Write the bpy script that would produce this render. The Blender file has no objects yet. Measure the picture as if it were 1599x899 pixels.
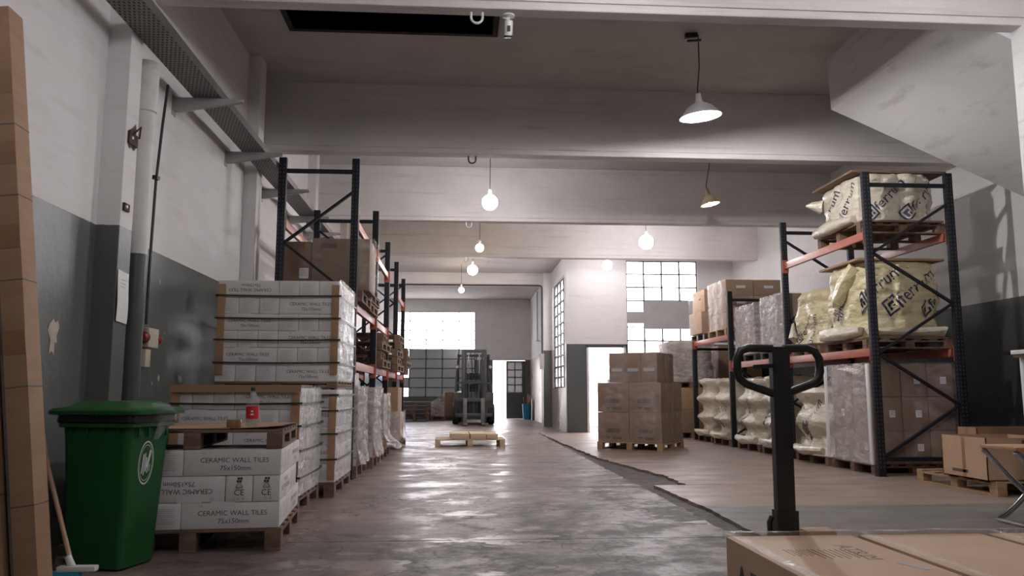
import bpy, bmesh, math, random
from mathutils import Vector, Matrix, noise
PI = math.pi
R = math.radians
C = bpy.context.scene.collection
sc = bpy.context.scene
random.seed(7)

# ------------------------------------------------------------------ camera, world, exposure
FPX = 1250.0
psi = math.asin(85 / 1263.3)
th = math.asin(.1282 / math.cos(psi))
cr = Vector((math.cos(psi), -math.sin(psi), 0))
cf = Vector((math.sin(psi) * math.cos(th), math.cos(psi) * math.cos(th), math.sin(th)))
cu = cr.cross(cf)
CAM = Vector((0, 0, 1.0))
cam = bpy.data.cameras.new('camera')
cam.sensor_width = 36
cam.lens = FPX / 1599 * 36
cam.clip_end = 300
camo = bpy.data.objects.new('camera', cam)
C.objects.link(camo)
camo.matrix_world = Matrix(((cr.x, cu.x, -cf.x, CAM.x), (cr.y, cu.y, -cf.y, CAM.y), (cr.z, cu.z, -cf.z, CAM.z), (0, 0, 0, 1)))
sc.camera = camo

SKY = 5.0
LAMP = 1.0
w = bpy.data.worlds.new('overcast_sky')
sc.world = w
w.use_nodes = True
w.node_tree.nodes['Background'].inputs[0].default_value = (1.0, 0.955, 0.965, 1)
w.node_tree.nodes['Background'].inputs[1].default_value = SKY
vs = sc.view_settings
vs.view_transform = 'Standard'
vs.look = 'None'
vs.gamma = 1
vs.use_curve_mapping = False
vs.exposure = 1.75
sc.cycles.max_bounces = 8
sc.cycles.diffuse_bounces = 5
sc.cycles.glossy_bounces = 3
sc.cycles.transparent_max_bounces = 10
sc.cycles.sample_clamp_indirect = 6


def portal(name, loc, rot, sx, sy):
    l = bpy.data.lights.new(name, 'AREA')
    l.shape = 'RECTANGLE'
    l.size, l.size_y = sx, sy
    l.cycles.is_portal = True
    o = bpy.data.objects.new(name, l)
    C.objects.link(o)
    o.location = loc
    o.rotation_euler = rot


portal('window_portal', (-.74, 30.12, 2.4), (R(-90), 0, 0), 2.8, 3.2)
portal('window_portal', (1.57, 30.12, 1.08), (R(-90), 0, 0), .5, 2.15)
portal('window_portal', (2.8, 21.65, 2.54), (0, R(90), 0), 2.9, 2.6)
portal('window_portal', (5.2, 20.1, 2.9), (R(-90), 0, 0), 1.9, 2.9)
portal('window_portal', (3.75, 20.1, 1.07), (R(-90), 0, 0), 1.05, 2.14)

# ------------------------------------------------------------------ materials
MATS = {}


def nodes_of(name):
    m = bpy.data.materials.new(name)
    m.use_nodes = True
    nt = m.node_tree
    return m, nt, nt.nodes['Principled BSDF']


def add_node(nt, typ, **kw):
    n = nt.nodes.new(typ)
    for k, v in kw.items():
        if k in n.inputs:
            n.inputs[k].default_value = v
        else:
            setattr(n, k, v)
    return n


def col4(c):
    return (c[0], c[1], c[2], 1)


def ramp(nt, src, p0, p1, c0=(0, 0, 0), c1=(1, 1, 1)):
    r = nt.nodes.new('ShaderNodeValToRGB')
    r.color_ramp.elements[0].position = p0
    r.color_ramp.elements[1].position = p1
    r.color_ramp.elements[0].color = col4(c0)
    r.color_ramp.elements[1].color = col4(c1)
    nt.links.new(src, r.inputs[0])
    return r.outputs[0]


def noise_n(nt, vec, scale, detail=4, rough=.6):
    n = nt.nodes.new('ShaderNodeTexNoise')
    n.inputs['Scale'].default_value = scale
    n.inputs['Detail'].default_value = detail
    n.inputs['Roughness'].default_value = rough
    nt.links.new(vec, n.inputs['Vector'])
    return n.outputs['Fac']


def mapping(nt, src, scale=(1, 1, 1), rot=(0, 0, 0)):
    mp = nt.nodes.new('ShaderNodeMapping')
    mp.inputs['Scale'].default_value = scale
    mp.inputs['Rotation'].default_value = rot
    nt.links.new(src, mp.inputs[0])
    return mp.outputs[0]


def mixc(nt, fac, a, b):
    mx = nt.nodes.new('ShaderNodeMix')
    mx.data_type = 'RGBA'
    for i, v in ((0, fac), (6, a), (7, b)):
        if isinstance(v, (int, float)):
            mx.inputs[i].default_value = v
        elif isinstance(v, tuple):
            mx.inputs[i].default_value = col4(v)
        else:
            nt.links.new(v, mx.inputs[i])
    return mx.outputs[2]


def mathn(nt, op, a, b=0.0):
    n = nt.nodes.new('ShaderNodeMath')
    n.operation = op
    for i, v in ((0, a), (1, b)):
        if isinstance(v, (int, float)):
            n.inputs[i].default_value = v
        else:
            nt.links.new(v, n.inputs[i])
    return n.outputs[0]


def bump(nt, bs, h, strength=.3, dist=.01):
    b = nt.nodes.new('ShaderNodeBump')
    b.inputs['Strength'].default_value = strength
    b.inputs['Distance'].default_value = dist
    nt.links.new(h, b.inputs['Height'])
    nt.links.new(b.outputs[0], bs.inputs['Normal'])


def mat(name, c, c2=None, scale=8, rough=.6, metal=0, bmp=0, stretch=(1, 1, 1), spec=None, rough2=None, detail=4):
    """A plain procedural material: two colours mixed by noise, optional bump."""
    m, nt, bs = nodes_of(name)
    tc = nt.nodes.new('ShaderNodeTexCoord')
    v = mapping(nt, tc.outputs['Object'], stretch)
    f = noise_n(nt, v, scale, detail)
    c2 = c2 or tuple(x * .82 for x in c)
    nt.links.new(mixc(nt, ramp(nt, f, .35, .65), c, c2), bs.inputs['Base Color'])
    if rough2 is not None:
        rr = nt.nodes.new('ShaderNodeMapRange')
        rr.inputs[3].default_value, rr.inputs[4].default_value = rough, rough2
        nt.links.new(f, rr.inputs[0])
        nt.links.new(rr.outputs[0], bs.inputs['Roughness'])
    else:
        bs.inputs['Roughness'].default_value = rough
    bs.inputs['Metallic'].default_value = metal
    if spec is not None:
        bs.inputs['Specular IOR Level'].default_value = spec
    if bmp:
        bump(nt, bs, f, bmp, .01)
    MATS[name] = m
    return m


def emit(name, c, s):
    m, nt, bs = nodes_of(name)
    bs.inputs['Base Color'].default_value = col4(c)
    bs.inputs['Emission Color'].default_value = col4(c)
    bs.inputs['Emission Strength'].default_value = s
    MATS[name] = m
    return m


def film(name, c=(.92, .92, .92), a0=.10, a1=.55, sc_=6, stretch=(1, 1, .25), rough=.16, bmp=.8):
    """Stretch film: mostly clear, with milky folds and a wrinkled glossy surface."""
    m, nt, bs = nodes_of(name)
    tc = nt.nodes.new('ShaderNodeTexCoord')
    v = mapping(nt, tc.outputs['Object'], stretch, (.3, .2, 0))
    f = noise_n(nt, v, sc_, 5, .65)
    v2 = mapping(nt, tc.outputs['Object'], (1, 1, 2.2), (0, .5, .3))
    f2 = noise_n(nt, v2, sc_ * 2.2, 3, .5)
    ff = mathn(nt, 'MULTIPLY', f, f2)
    mr = nt.nodes.new('ShaderNodeMapRange')
    mr.inputs[1].default_value, mr.inputs[2].default_value = .18, .42
    mr.inputs[3].default_value, mr.inputs[4].default_value = a0, a1
    nt.links.new(ff, mr.inputs[0])
    nt.links.new(mr.outputs[0], bs.inputs['Alpha'])
    bs.inputs['Base Color'].default_value = col4(c)
    bs.inputs['Roughness'].default_value = rough
    bs.inputs['Specular IOR Level'].default_value = .9
    hh = mathn(nt, 'ADD', f, f2)
    bump(nt, bs, hh, bmp, .05)
    MATS[name] = m
    return m


def wall_mat(name, white=(.74, .725, .72), dado=(.10, .112, .108), z=2.19, dirt=.5, dado_rough=(.22, .55), line_dirty=0.0):
    """Limewashed wall with an oil-painted dado up to 2.19 m."""
    m, nt, bs = nodes_of(name)
    g = nt.nodes.new('ShaderNodeNewGeometry')
    pos = g.outputs['Position']
    sx = nt.nodes.new('ShaderNodeSeparateXYZ')
    nt.links.new(pos, sx.inputs[0])
    n1 = noise_n(nt, pos, .9, 5, .65)
    n2 = noise_n(nt, mapping(nt, pos, (1, 1, 6)), 1.4, 4)
    n3 = noise_n(nt, pos, 22, 4)
    wc = mixc(nt, ramp(nt, n1, .35, .75), white, tuple(x * (1 - .16 * dirt) for x in white))
    wc = mixc(nt, mathn(nt, 'MULTIPLY', ramp(nt, n2, .52, .72), .35 * dirt), wc, (.33, .30, .28))
    dc = mixc(nt, ramp(nt, n1, .3, .7), dado, tuple(x * 1.25 + .004 for x in dado))
    chip = ramp(nt, noise_n(nt, pos, 5.5, 6, .7), .685, .70)
    dc = mixc(nt, chip, dc, (.42, .38, .34))
    zz = mathn(nt, 'ADD', sx.outputs[2], mathn(nt, 'MULTIPLY', mathn(nt, 'SUBTRACT', n3, .5), .012))
    k = mathn(nt, 'GREATER_THAN', zz, z)
    nt.links.new(mixc(nt, k, dc, wc), bs.inputs['Base Color'])
    rd = nt.nodes.new('ShaderNodeMapRange')
    rd.inputs[3].default_value, rd.inputs[4].default_value = dado_rough
    nt.links.new(noise_n(nt, pos, 2.2, 3), rd.inputs[0])
    mx = nt.nodes.new('ShaderNodeMix')
    nt.links.new(k, mx.inputs[0])
    nt.links.new(rd.outputs[0], mx.inputs[2])
    mx.inputs[3].default_value = .8
    nt.links.new(mx.outputs[0], bs.inputs['Roughness'])
    bump(nt, bs, mathn(nt, 'ADD', noise_n(nt, pos, 14, 5), mathn(nt, 'MULTIPLY', n1, 2.0)), .35, .012)
    MATS[name] = m
    return m


wall_mat('plaster', dado=(.068, .076, .073))
wall_mat('plaster_aged', dado=(.092, .10, .095), dirt=.6, dado_rough=(.26, .5))
wall_mat('plaster_peeling', dado=(.33, .27, .25), dirt=.6, dado_rough=(.15, .5))
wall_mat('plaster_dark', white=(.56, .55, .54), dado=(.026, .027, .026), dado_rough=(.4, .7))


def concrete(name, a, b):
    """Board-marked whitewashed concrete."""
    m, nt, bs = nodes_of(name)
    g = nt.nodes.new('ShaderNodeNewGeometry')
    pos = g.outputs['Position']
    n1 = noise_n(nt, pos, .7, 5, .65)
    n2 = noise_n(nt, mapping(nt, pos, (.35, 1, 7)), 1.6, 4, .6)
    c = mixc(nt, ramp(nt, n1, .35, .7), a, b)
    c = mixc(nt, mathn(nt, 'MULTIPLY', ramp(nt, n2, .56, .70), .30), c, (.25, .23, .22))
    nt.links.new(c, bs.inputs['Base Color'])
    bs.inputs['Roughness'].default_value = .85
    bump(nt, bs, mathn(nt, 'ADD', n2, noise_n(nt, pos, 30, 3)), .3, .01)
    MATS[name] = m


concrete('concrete_beam', (.70, .67, .655), (.58, .555, .54))
concrete('concrete_ceiling', (.55, .53, .52), (.46, .44, .43))
concrete('soffit_white', (.74, .74, .74), (.68, .675, .67))


def floor_mat():
    m, nt, bs = nodes_of('floor_concrete')
    g = nt.nodes.new('ShaderNodeNewGeometry')
    pos = g.outputs['Position']
    sx = nt.nodes.new('ShaderNodeSeparateXYZ')
    nt.links.new(pos, sx.inputs[0])
    big = noise_n(nt, mapping(nt, pos, (1, .6, 1)), .8, 6, .62)
    mid = noise_n(nt, mapping(nt, pos, (1, 1.15, 1)), 1.9, 9, .74)
    fine = noise_n(nt, pos, 26, 5, .7)
    base = mixc(nt, ramp(nt, mid, .36, .66), (.27, .205, .176), (.15, .116, .10))
    # dark scabbed wear, thickest in the near bays and towards the gutter
    wear = mathn(nt, 'ADD', mathn(nt, 'MULTIPLY', sx.outputs[1], -.050), mathn(nt, 'MULTIPLY', sx.outputs[0], .09))
    wear = mathn(nt, 'ADD', wear, big)
    wear = mathn(nt, 'ADD', wear, mathn(nt, 'MULTIPLY', mid, .55))
    wk = ramp(nt, wear, .36, .47)
    dark = mixc(nt, ramp(nt, mid, .43, .57), (.055, .044, .039), (.155, .125, .11))
    c = mixc(nt, wk, base, dark)
    patch = ramp(nt, noise_n(nt, mapping(nt, pos, (.8, 1.2, 1)), 1.15, 6, .62), .585, .605)
    c = mixc(nt, mathn(nt, 'MULTIPLY', patch, .5), c, (.31, .25, .222))
    scab = ramp(nt, noise_n(nt, mapping(nt, pos, (1, 1.3, 1)), 6.5, 8, .75), .53, .58)
    c = mixc(nt, mathn(nt, 'MULTIPLY', scab, mathn(nt, 'ADD', .18, mathn(nt, 'MULTIPLY', wk, .55))), c, (.045, .038, .035))
    c = mixc(nt, mathn(nt, 'MULTIPLY', ramp(nt, fine, .55, .75), .5), c, (.08, .07, .064))
    crk = nt.nodes.new('ShaderNodeTexVoronoi')
    crk.feature = 'DISTANCE_TO_EDGE'
    crk.inputs['Scale'].default_value = .55
    wob = nt.nodes.new('ShaderNodeVectorMath')
    nzc = nt.nodes.new('ShaderNodeTexNoise')
    nzc.inputs['Scale'].default_value = 3.0
    nt.links.new(pos, nzc.inputs['Vector'])
    wob.operation = 'ADD'
    nt.links.new(pos, wob.inputs[0])
    nt.links.new(nzc.outputs['Color'], wob.inputs[1])
    nt.links.new(wob.outputs[0], crk.inputs['Vector'])
    c = mixc(nt, mathn(nt, 'LESS_THAN', crk.outputs['Distance'], .006), c, (.03, .026, .024))
    br = nt.nodes.new('ShaderNodeTexBrick')
    br.inputs['Scale'].default_value = 9
    br.inputs['Mortar Size'].default_value = .02
    br.inputs['Color1'].default_value = br.inputs['Color2'].default_value = (1, 1, 1, 1)
    br.inputs['Mortar'].default_value = (.72, .72, .72, 1)
    nt.links.new(pos, br.inputs['Vector'])
    mul = nt.nodes.new('ShaderNodeMix')
    mul.data_type = 'RGBA'
    mul.blend_type = 'MULTIPLY'
    mul.inputs[0].default_value = .5
    nt.links.new(c, mul.inputs[6])
    nt.links.new(br.outputs[0], mul.inputs[7])
    nt.links.new(mul.outputs[2], bs.inputs['Base Color'])
    ro = ramp(nt, mid, .40, .58, (.30,) * 3, (.56,) * 3)
    ro = mixc(nt, mathn(nt, 'MULTIPLY', wk, .7), ro, ramp(nt, mid, .44, .56, (.74,) * 3, (.40,) * 3))
    ro = mixc(nt, mathn(nt, 'MULTIPLY', patch, .75), ro, (.24, .24, .24))
    nt.links.new(ro, bs.inputs['Roughness'])
    bs.inputs['Specular IOR Level'].default_value = .42
    hh = mathn(nt, 'ADD', mathn(nt, 'MULTIPLY', mid, .10), mathn(nt, 'MULTIPLY', fine, .12))
    hh = mathn(nt, 'ADD', hh, mathn(nt, 'MULTIPLY', mathn(nt, 'SUBTRACT', patch, wk), .05))
    bump(nt, bs, hh, .22, .02)
    MATS['floor_concrete'] = m
    m, nt, bs = nodes_of('floor_tiled')
    g = nt.nodes.new('ShaderNodeNewGeometry')
    pos = g.outputs['Position']
    sx = nt.nodes.new('ShaderNodeSeparateXYZ')
    nt.links.new(pos, sx.inputs[0])
    mid = noise_n(nt, mapping(nt, pos, (1, 2.2, 1)), 1.3, 6, .62)
    br = nt.nodes.new('ShaderNodeTexBrick')
    br.inputs['Scale'].default_value = 5
    br.inputs['Mortar Size'].default_value = .012
    br.inputs['Color1'].default_value = (.32, .238, .195, 1)
    br.inputs['Color2'].default_value = (.285, .215, .176, 1)
    br.inputs['Mortar'].default_value = (.23, .18, .15, 1)
    nt.links.new(pos, br.inputs['Vector'])
    c = mixc(nt, mathn(nt, 'MULTIPLY', ramp(nt, mid, .42, .72), .6), br.outputs[0], (.13, .11, .10))
    grey = mixc(nt, ramp(nt, mid, .35, .65), (.19, .18, .17), (.13, .122, .115))
    k = mathn(nt, 'LESS_THAN', mathn(nt, 'ADD', sx.outputs[1], mathn(nt, 'MULTIPLY', mid, .12)), 7.15)
    nt.links.new(mixc(nt, k, c, grey), bs.inputs['Base Color'])
    nt.links.new(ramp(nt, mid, .3, .7, (.30,) * 3, (.62,) * 3), bs.inputs['Roughness'])
    bump(nt, bs, mid, .2, .02)
    MATS['floor_tiled'] = m


floor_mat()
mat('floor_trench', (.125, .11, .102), (.065, .057, .053), 9, .85, bmp=.8)
mat('cardboard', (.36, .225, .135), (.315, .19, .112), 3, .75, bmp=.05, stretch=(1, 1, 4))
mat('cardboard_dark', (.235, .15, .10), (.20, .125, .082), 3, .7, bmp=.05)
mat('cardboard_pale', (.47, .31, .20), (.42, .275, .175), 3, .65)
mat('parcel_tape', (.30, .17, .09), (.27, .15, .08), 4, .3)
mat('ink', (.035, .035, .04), (.05, .05, .05), 20, .6)
mat('ink_faint', (.12, .078, .055), (.10, .065, .045), 20, .7)
mat('ink_grey', (.32, .31, .31), (.40, .39, .39), 40, .7)
mat('navy_ink', (.02, .028, .07), (.03, .035, .08), 20, .4)
mat('carton_white', (.70, .685, .67), (.62, .605, .595), 3, .5)
mat('label_white', (.72, .72, .72), (.66, .66, .66), 10, .5)
mat('seam', (.12, .115, .11), (.09, .085, .08), 10, .8)
mat('wood', (.42, .27, .155), (.28, .17, .095), 5, .75, bmp=.2, stretch=(1, 5, 5))
mat('wood_old', (.21, .13, .085), (.12, .075, .05), 5, .8, bmp=.25, stretch=(1, 5, 5))
mat('wood_pale', (.70, .56, .38), (.60, .46, .29), 4, .65, bmp=.1, stretch=(1, 6, 6))
mat('batten', (.40, .235, .125), (.33, .19, .10), 6, .7)
mat('strap', (.018, .026, .022), (.03, .04, .034), 6, .35)
mat('rack_blue', (.009, .010, .015), (.013, .014, .020), 6, .55, spec=.3)
mat('rack_hole', (.05, .05, .053), (.04, .04, .043), 6, .6)
mat('rack_orange', (.43, .125, .08), (.36, .105, .068), 4, .36)
mat('steel_black', (.012, .012, .013), (.02, .02, .021), 8, .42)
mat('rubber', (.014, .014, .014), (.022, .022, .022), 8, .7)
mat('forklift_grey', (.045, .045, .048), (.06, .06, .062), 6, .45)
mat('forklift_body', (.075, .073, .075), (.055, .053, .055), 5, .4)
mat('fork_steel', (.14, .14, .14), (.2, .19, .18), 8, .45, .6)
mat('galvanised', (.26, .255, .25), (.17, .165, .16), 5, .4, .75)
mat('bracket_grey', (.40, .395, .39), (.33, .33, .32), 5, .5, .2)
mat('bin_green', (.010, .095, .022), (.008, .075, .017), 3, .36)
mat('rim_band', (.012, .012, .013), (.02, .02, .02), 10, .25)
mat('white_plastic', (.74, .74, .73), (.68, .68, .67), 6, .35)
mat('cream_plastic', (.60, .52, .42), (.52, .45, .36), 6, .45)
mat('red_plastic', (.26, .025, .022), (.2, .02, .018), 6, .4)
mat('label_red', (.62, .03, .03), (.52, .02, .02), 6, .35)
mat('orange_plastic', (.62, .16, .07), (.55, .13, .06), 6, .4)
mat('blue_plastic', (.02, .22, .42), (.02, .16, .34), 6, .5)
mat('teal_bristle', (.02, .33, .42), (.02, .24, .34), 60, .8, bmp=.6)
mat('broom_wood', (.46, .29, .18), (.38, .235, .14), 6, .55, stretch=(1, 1, .2))
mat('pipe_white', (.66, .645, .635), (.58, .565, .55), 4, .5)
mat('pipe_dado', (.075, .085, .082), (.06, .068, .065), 4, .35)
mat('cable_black', (.012, .012, .012), (.02, .02, .02), 4, .5)
mat('rust', (.10, .045, .03), (.035, .022, .018), 18, .8, bmp=.4)
mat('hatch_dark', (.016, .016, .018), (.025, .025, .027), 4, .7)
mat('plaster_raw', (.55, .47, .40), (.46, .39, .33), 14, .9, bmp=.4)
mat('paper', (.80, .80, .79), (.76, .76, .75), 4, .7)
mat('window_iron', (.05, .052, .055), (.035, .037, .04), 6, .5)
mat('board_grey', (.42, .415, .41), (.36, .355, .35), 2, .8, stretch=(1, 1, 1))
mat('door_grey', (.045, .05, .052), (.06, .064, .066), 3, .45)
mat('lamp_enamel', (.36, .28, .18), (.29, .22, .14), 6, .4)
mat('shade_white', (.80, .80, .80), (.76, .76, .76), 6, .4)
mat('chrome', (.62, .62, .63), (.5, .5, .51), 5, .18, 1)
mat('yard_wall', (.8, .8, .82), (.74, .74, .76), 2, .8)
mat('yard_ground', (.45, .44, .43), (.38, .37, .36), 2, .9)
emit('bulb_cool', (1, .955, .985), 44 * LAMP)
emit('bulb_soft', (1, .95, .98), 14 * LAMP)
emit('bulb_warm', (1, .80, .58), 26 * LAMP)
emit('bulb_dim', (1, .93, .85), 12 * LAMP)
emit('bulb_shaded', (1, .96, .97), 1300 * LAMP)
emit('bulb_shaded_rear', (1, .96, .97), 170 * LAMP)
film('film_clear', a0=.03, a1=.24, sc_=3, rough=.12, bmp=.6)
film('film_milky', c=(.80, .79, .78), a0=.26, a1=.55, sc_=3.2, bmp=.6)
film('film_silver', c=(.72, .71, .70), a0=.34, a1=.66, sc_=3.6, rough=.12, bmp=.85)
film('bag_yellow', c=(.70, .62, .38), a0=.82, a1=.99, sc_=3, stretch=(1, 1, .6), rough=.22, bmp=.7)
film('bag_cream', c=(.66, .60, .48), a0=.86, a1=1.0, sc_=3.2, stretch=(1, 1, .6), rough=.24, bmp=.65)


def glass_mat(name, c, tr):
    """Window pane: part clear, part frosted (translucent) with dust."""
    m, nt, bs = nodes_of(name)
    nt.nodes.remove(bs)
    out = nt.nodes['Material Output']
    t = add_node(nt, 'ShaderNodeBsdfTransparent')
    t.inputs[0].default_value = col4(c)
    tl = add_node(nt, 'ShaderNodeBsdfTranslucent')
    tc = nt.nodes.new('ShaderNodeTexCoord')
    f = noise_n(nt, tc.outputs['Object'], 3, 4)
    nt.links.new(mixc(nt, f, c, tuple(x * .8 for x in c)), tl.inputs[0])
    gl = add_node(nt, 'ShaderNodeBsdfGlossy', Roughness=.15)
    gl.inputs[0].default_value = (.9, .9, .9, 1)
    m1 = add_node(nt, 'ShaderNodeMixShader')
    m1.inputs[0].default_value = tr
    nt.links.new(tl.outputs[0], m1.inputs[1])
    nt.links.new(t.outputs[0], m1.inputs[2])
    m2 = add_node(nt, 'ShaderNodeMixShader')
    m2.inputs[0].default_value = .06
    nt.links.new(m1.outputs[0], m2.inputs[1])
    nt.links.new(gl.outputs[0], m2.inputs[2])
    nt.links.new(m2.outputs[0], out.inputs[0])
    MATS[name] = m


glass_mat('pane_clear', (.92, .93, .95), .85)
glass_mat('pane_blue', (.55, .66, .95), .5)
glass_mat('pane_dirty', (.0085, .0085, .0085), .3)
glass_mat('pane_frost', (.16, .155, .16), .2)
glass_mat('bottle_clear', (.86, .88, .87), .9)


# ------------------------------------------------------------------ mesh builder
class MB:
    def __init__(s):
        s.bm = bmesh.new()
        s.ms = []

    def mi(s, m):
        if m not in s.ms:
            s.ms.append(m)
        return s.ms.index(m)

    def faces(s, vs_, fs, m, mx=None):
        k = s.mi(m)
        bv = [s.bm.verts.new(mx @ Vector(v) if mx else Vector(v)) for v in vs_]
        for f in fs:
            try:
                fc = s.bm.faces.new([bv[i] for i in f])
                fc.material_index = k
            except ValueError:
                pass
        return s

    def box(s, c, d, m, mx=None, bev=0.0):
        x, y, z = d[0] / 2, d[1] / 2, d[2] / 2
        T = Matrix.Translation(Vector(c))
        mm = (mx @ T) if mx else T
        vsx = [Vector((a * x, b * y, e * z)) for a in (-1, 1) for b in (-1, 1) for e in (-1, 1)]
        fs = [(0, 1, 3, 2), (4, 6, 7, 5), (0, 4, 5, 1), (2, 3, 7, 6), (0, 2, 6, 4), (1, 5, 7, 3)]
        if bev <= 0:
            return s.faces(vsx, fs, m, mm)
        k = s.mi(m)
        b2 = bmesh.new()
        bv = [b2.verts.new(v) for v in vsx]
        for f in fs:
            b2.faces.new([bv[i] for i in f])
        bmesh.ops.bevel(b2, geom=list(b2.edges), offset=bev, segments=2, affect='EDGES', profile=.6)
        b2.verts.index_update()
        nv = [s.bm.verts.new(mm @ v.co) for v in b2.verts]
        for f in b2.faces:
            fc = s.bm.faces.new([nv[v.index] for v in f.verts])
            fc.material_index = k
        b2.free()
        return s

    def b0(s, x0, x1, y0, y1, z0, z1, m, mx=None, bev=0.0):
        return s.box(((x0 + x1) / 2, (y0 + y1) / 2, (z0 + z1) / 2), (x1 - x0, y1 - y0, z1 - z0), m, mx, bev)

    def bar(s, a, b, wd, ht, m, up=(0, 0, 1)):
        """A rectangular bar from a to b, wd wide and ht high."""
        a, b = Vector(a), Vector(b)
        d = b - a
        z = d.normalized()
        u = Vector(up)
        x = u.cross(z)
        if x.length < 1e-4:
            x = Vector((1, 0, 0)).cross(z)
        x.normalize()
        y = z.cross(x)
        M = Matrix(((x.x, y.x, z.x, 0), (x.y, y.y, z.y, 0), (x.z, y.z, z.z, 0), (0, 0, 0, 1)))
        return s.box((0, 0, 0), (wd, ht, d.length), m, Matrix.Translation((a + b) / 2) @ M)

    def tube(s, pts, r, m, n=8, closed=False, caps=True):
        pts = [Vector(p) for p in pts]
        N = len(pts)
        rs = r if isinstance(r, (list, tuple)) else [r] * N
        k = s.mi(m)
        rings = []
        prev = None
        for i, p in enumerate(pts):
            if closed:
                t = (pts[(i + 1) % N] - pts[i - 1]).normalized()
            else:
                t = (pts[min(i + 1, N - 1)] - pts[max(i - 1, 0)]).normalized()
            if prev is None:
                u = t.cross(Vector((0, 0, 1)))
                if u.length < 1e-3:
                    u = t.cross(Vector((0, 1, 0)))
            else:
                u = prev - t * prev.dot(t)
            u.normalize()
            prev = u
            v = t.cross(u)
            rings.append([s.bm.verts.new(p + rs[i] * (math.cos(2 * PI * j / n) * u + math.sin(2 * PI * j / n) * v)) for j in range(n)])
        for i in range(N if closed else N - 1):
            A, B = rings[i], rings[(i + 1) % N]
            for j in range(n):
                f = s.bm.faces.new((A[j], A[(j + 1) % n], B[(j + 1) % n], B[j]))
                f.material_index = k
        if caps and not closed:
            for rg in (rings[0], rings[-1]):
                f = s.bm.faces.new(rg)
                f.material_index = k
        return s

    def lathe(s, prof, m, n=24, mx=None):
        k = s.mi(m)
        rings = []
        for r, z in prof:
            if r < 1e-5:
                rings.append([s.bm.verts.new((mx @ Vector((0, 0, z))) if mx else Vector((0, 0, z)))])
            else:
                rings.append([s.bm.verts.new((mx @ v) if mx else v) for v in (Vector((r * math.cos(2 * PI * j / n), r * math.sin(2 * PI * j / n), z)) for j in range(n))])
        for A, B in zip(rings, rings[1:]):
            for j in range(n):
                q = [A[j % len(A)], A[(j + 1) % len(A)], B[(j + 1) % len(B)], B[j % len(B)]]
                q2 = []
                for v in q:
                    if v not in q2:
                        q2.append(v)
                if len(q2) > 2:
                    f = s.bm.faces.new(q2)
                    f.material_index = k
        return s

    def grid(s, fn, nu, nv, m, wrap=False):
        k = s.mi(m)
        cols = nu if wrap else nu + 1
        g = [[s.bm.verts.new(fn(i / nu, j / nv)) for i in range(cols)] for j in range(nv + 1)]
        for j in range(nv):
            for i in range(nu):
                f = s.bm.faces.new((g[j][i], g[j][(i + 1) % cols], g[j + 1][(i + 1) % cols], g[j + 1][i]))
                f.material_index = k
        return s

    def text(s, body, mx, m, width=None, height=None, fn=None):
        """Lettering in the XY plane of mx (or mapped by fn(x, y)); width/height in metres, centred."""
        vs_, fs, bw, bh = text_mesh(body)
        k = (width / bw) if width else (height / bh)
        ky = (height / bh) if height else k
        if fn:
            return s.faces([fn(v[0] * k, v[1] * ky) for v in vs_], fs, m)
        return s.faces([(v[0] * k, v[1] * ky, 0) for v in vs_], fs, m, mx)

    def build(s, name, parent=None, loc=None, rz=0, smooth=True, me=None):
        me = s.mesh(name, smooth)
        return link(name, me, parent, loc, rz)

    def mesh(s, name, smooth=True):
        bmesh.ops.recalc_face_normals(s.bm, faces=list(s.bm.faces)) if not getattr(s, 'keep', False) else None
        me = bpy.data.meshes.new(name)
        s.bm.to_mesh(me)
        s.bm.free()
        for mm in s.ms:
            me.materials.append(MATS[mm])
        if smooth:
            for p in me.polygons:
                p.use_smooth = True
            me.set_sharp_from_angle(angle=R(38))
        return me


def link(name, me, parent=None, loc=None, rz=0):
    o = bpy.data.objects.new(name, me)
    C.objects.link(o)
    if parent:
        o.parent = parent
    if loc is not None:
        o.location = loc
    o.rotation_euler = (0, 0, rz)
    return o


TXT = {}


def text_mesh(body):
    if body not in TXT:
        cu_ = bpy.data.curves.new('t', 'FONT')
        cu_.body = body
        cu_.align_x = 'CENTER'
        cu_.align_y = 'CENTER'
        cu_.resolution_u = 2
        cu_.offset = 0
        o = bpy.data.objects.new('t', cu_)
        me = o.to_mesh()
        b = bmesh.new()
        b.from_mesh(me)
        bmesh.ops.triangulate(b, faces=list(b.faces))
        bmesh.ops.subdivide_edges(b, edges=[e for e in b.edges if e.calc_length() > .35], cuts=1)
        b.verts.index_update()
        v = [tuple(x.co) for x in b.verts]
        f = [tuple(q.index for q in x.verts) for x in b.faces]
        b.free()
        o.to_mesh_clear()
        bpy.data.objects.remove(o)
        xs = [p[0] for p in v]
        ys = [p[1] for p in v]
        mx_, my_ = (max(xs) + min(xs)) / 2, (max(ys) + min(ys)) / 2
        v = [(p[0] - mx_, p[1] - my_, 0) for p in v]
        TXT[body] = (v, f, max(xs) - min(xs), max(ys) - min(ys))
    return TXT[body]


FRONT = Matrix.Rotation(R(90), 4, 'X')                               # text plane facing -Y
RIGHT = Matrix.Rotation(R(90), 4, 'Z') @ FRONT                       # facing +X
LEFT = Matrix.Rotation(R(-90), 4, 'Z') @ FRONT                       # facing -X
T3 = lambda x, y, z: Matrix.Translation((x, y, z))
ROT = lambda a: Matrix.Rotation(R(a), 4, 'Z')


def tag(o, label=None, cat=None, group=None, kind=None):
    for k, v in (('label', label), ('category', cat), ('group', group), ('kind', kind)):
        if v:
            o[k] = v
    return o


def thing(name, label, cat, loc=(0, 0, 0), rz=0, group=None):
    o = bpy.data.objects.new(name, None)
    o.empty_display_size = .1
    C.objects.link(o)
    o.location = loc
    o.rotation_euler = (0, 0, rz)
    return tag(o, label, cat, group)


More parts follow.
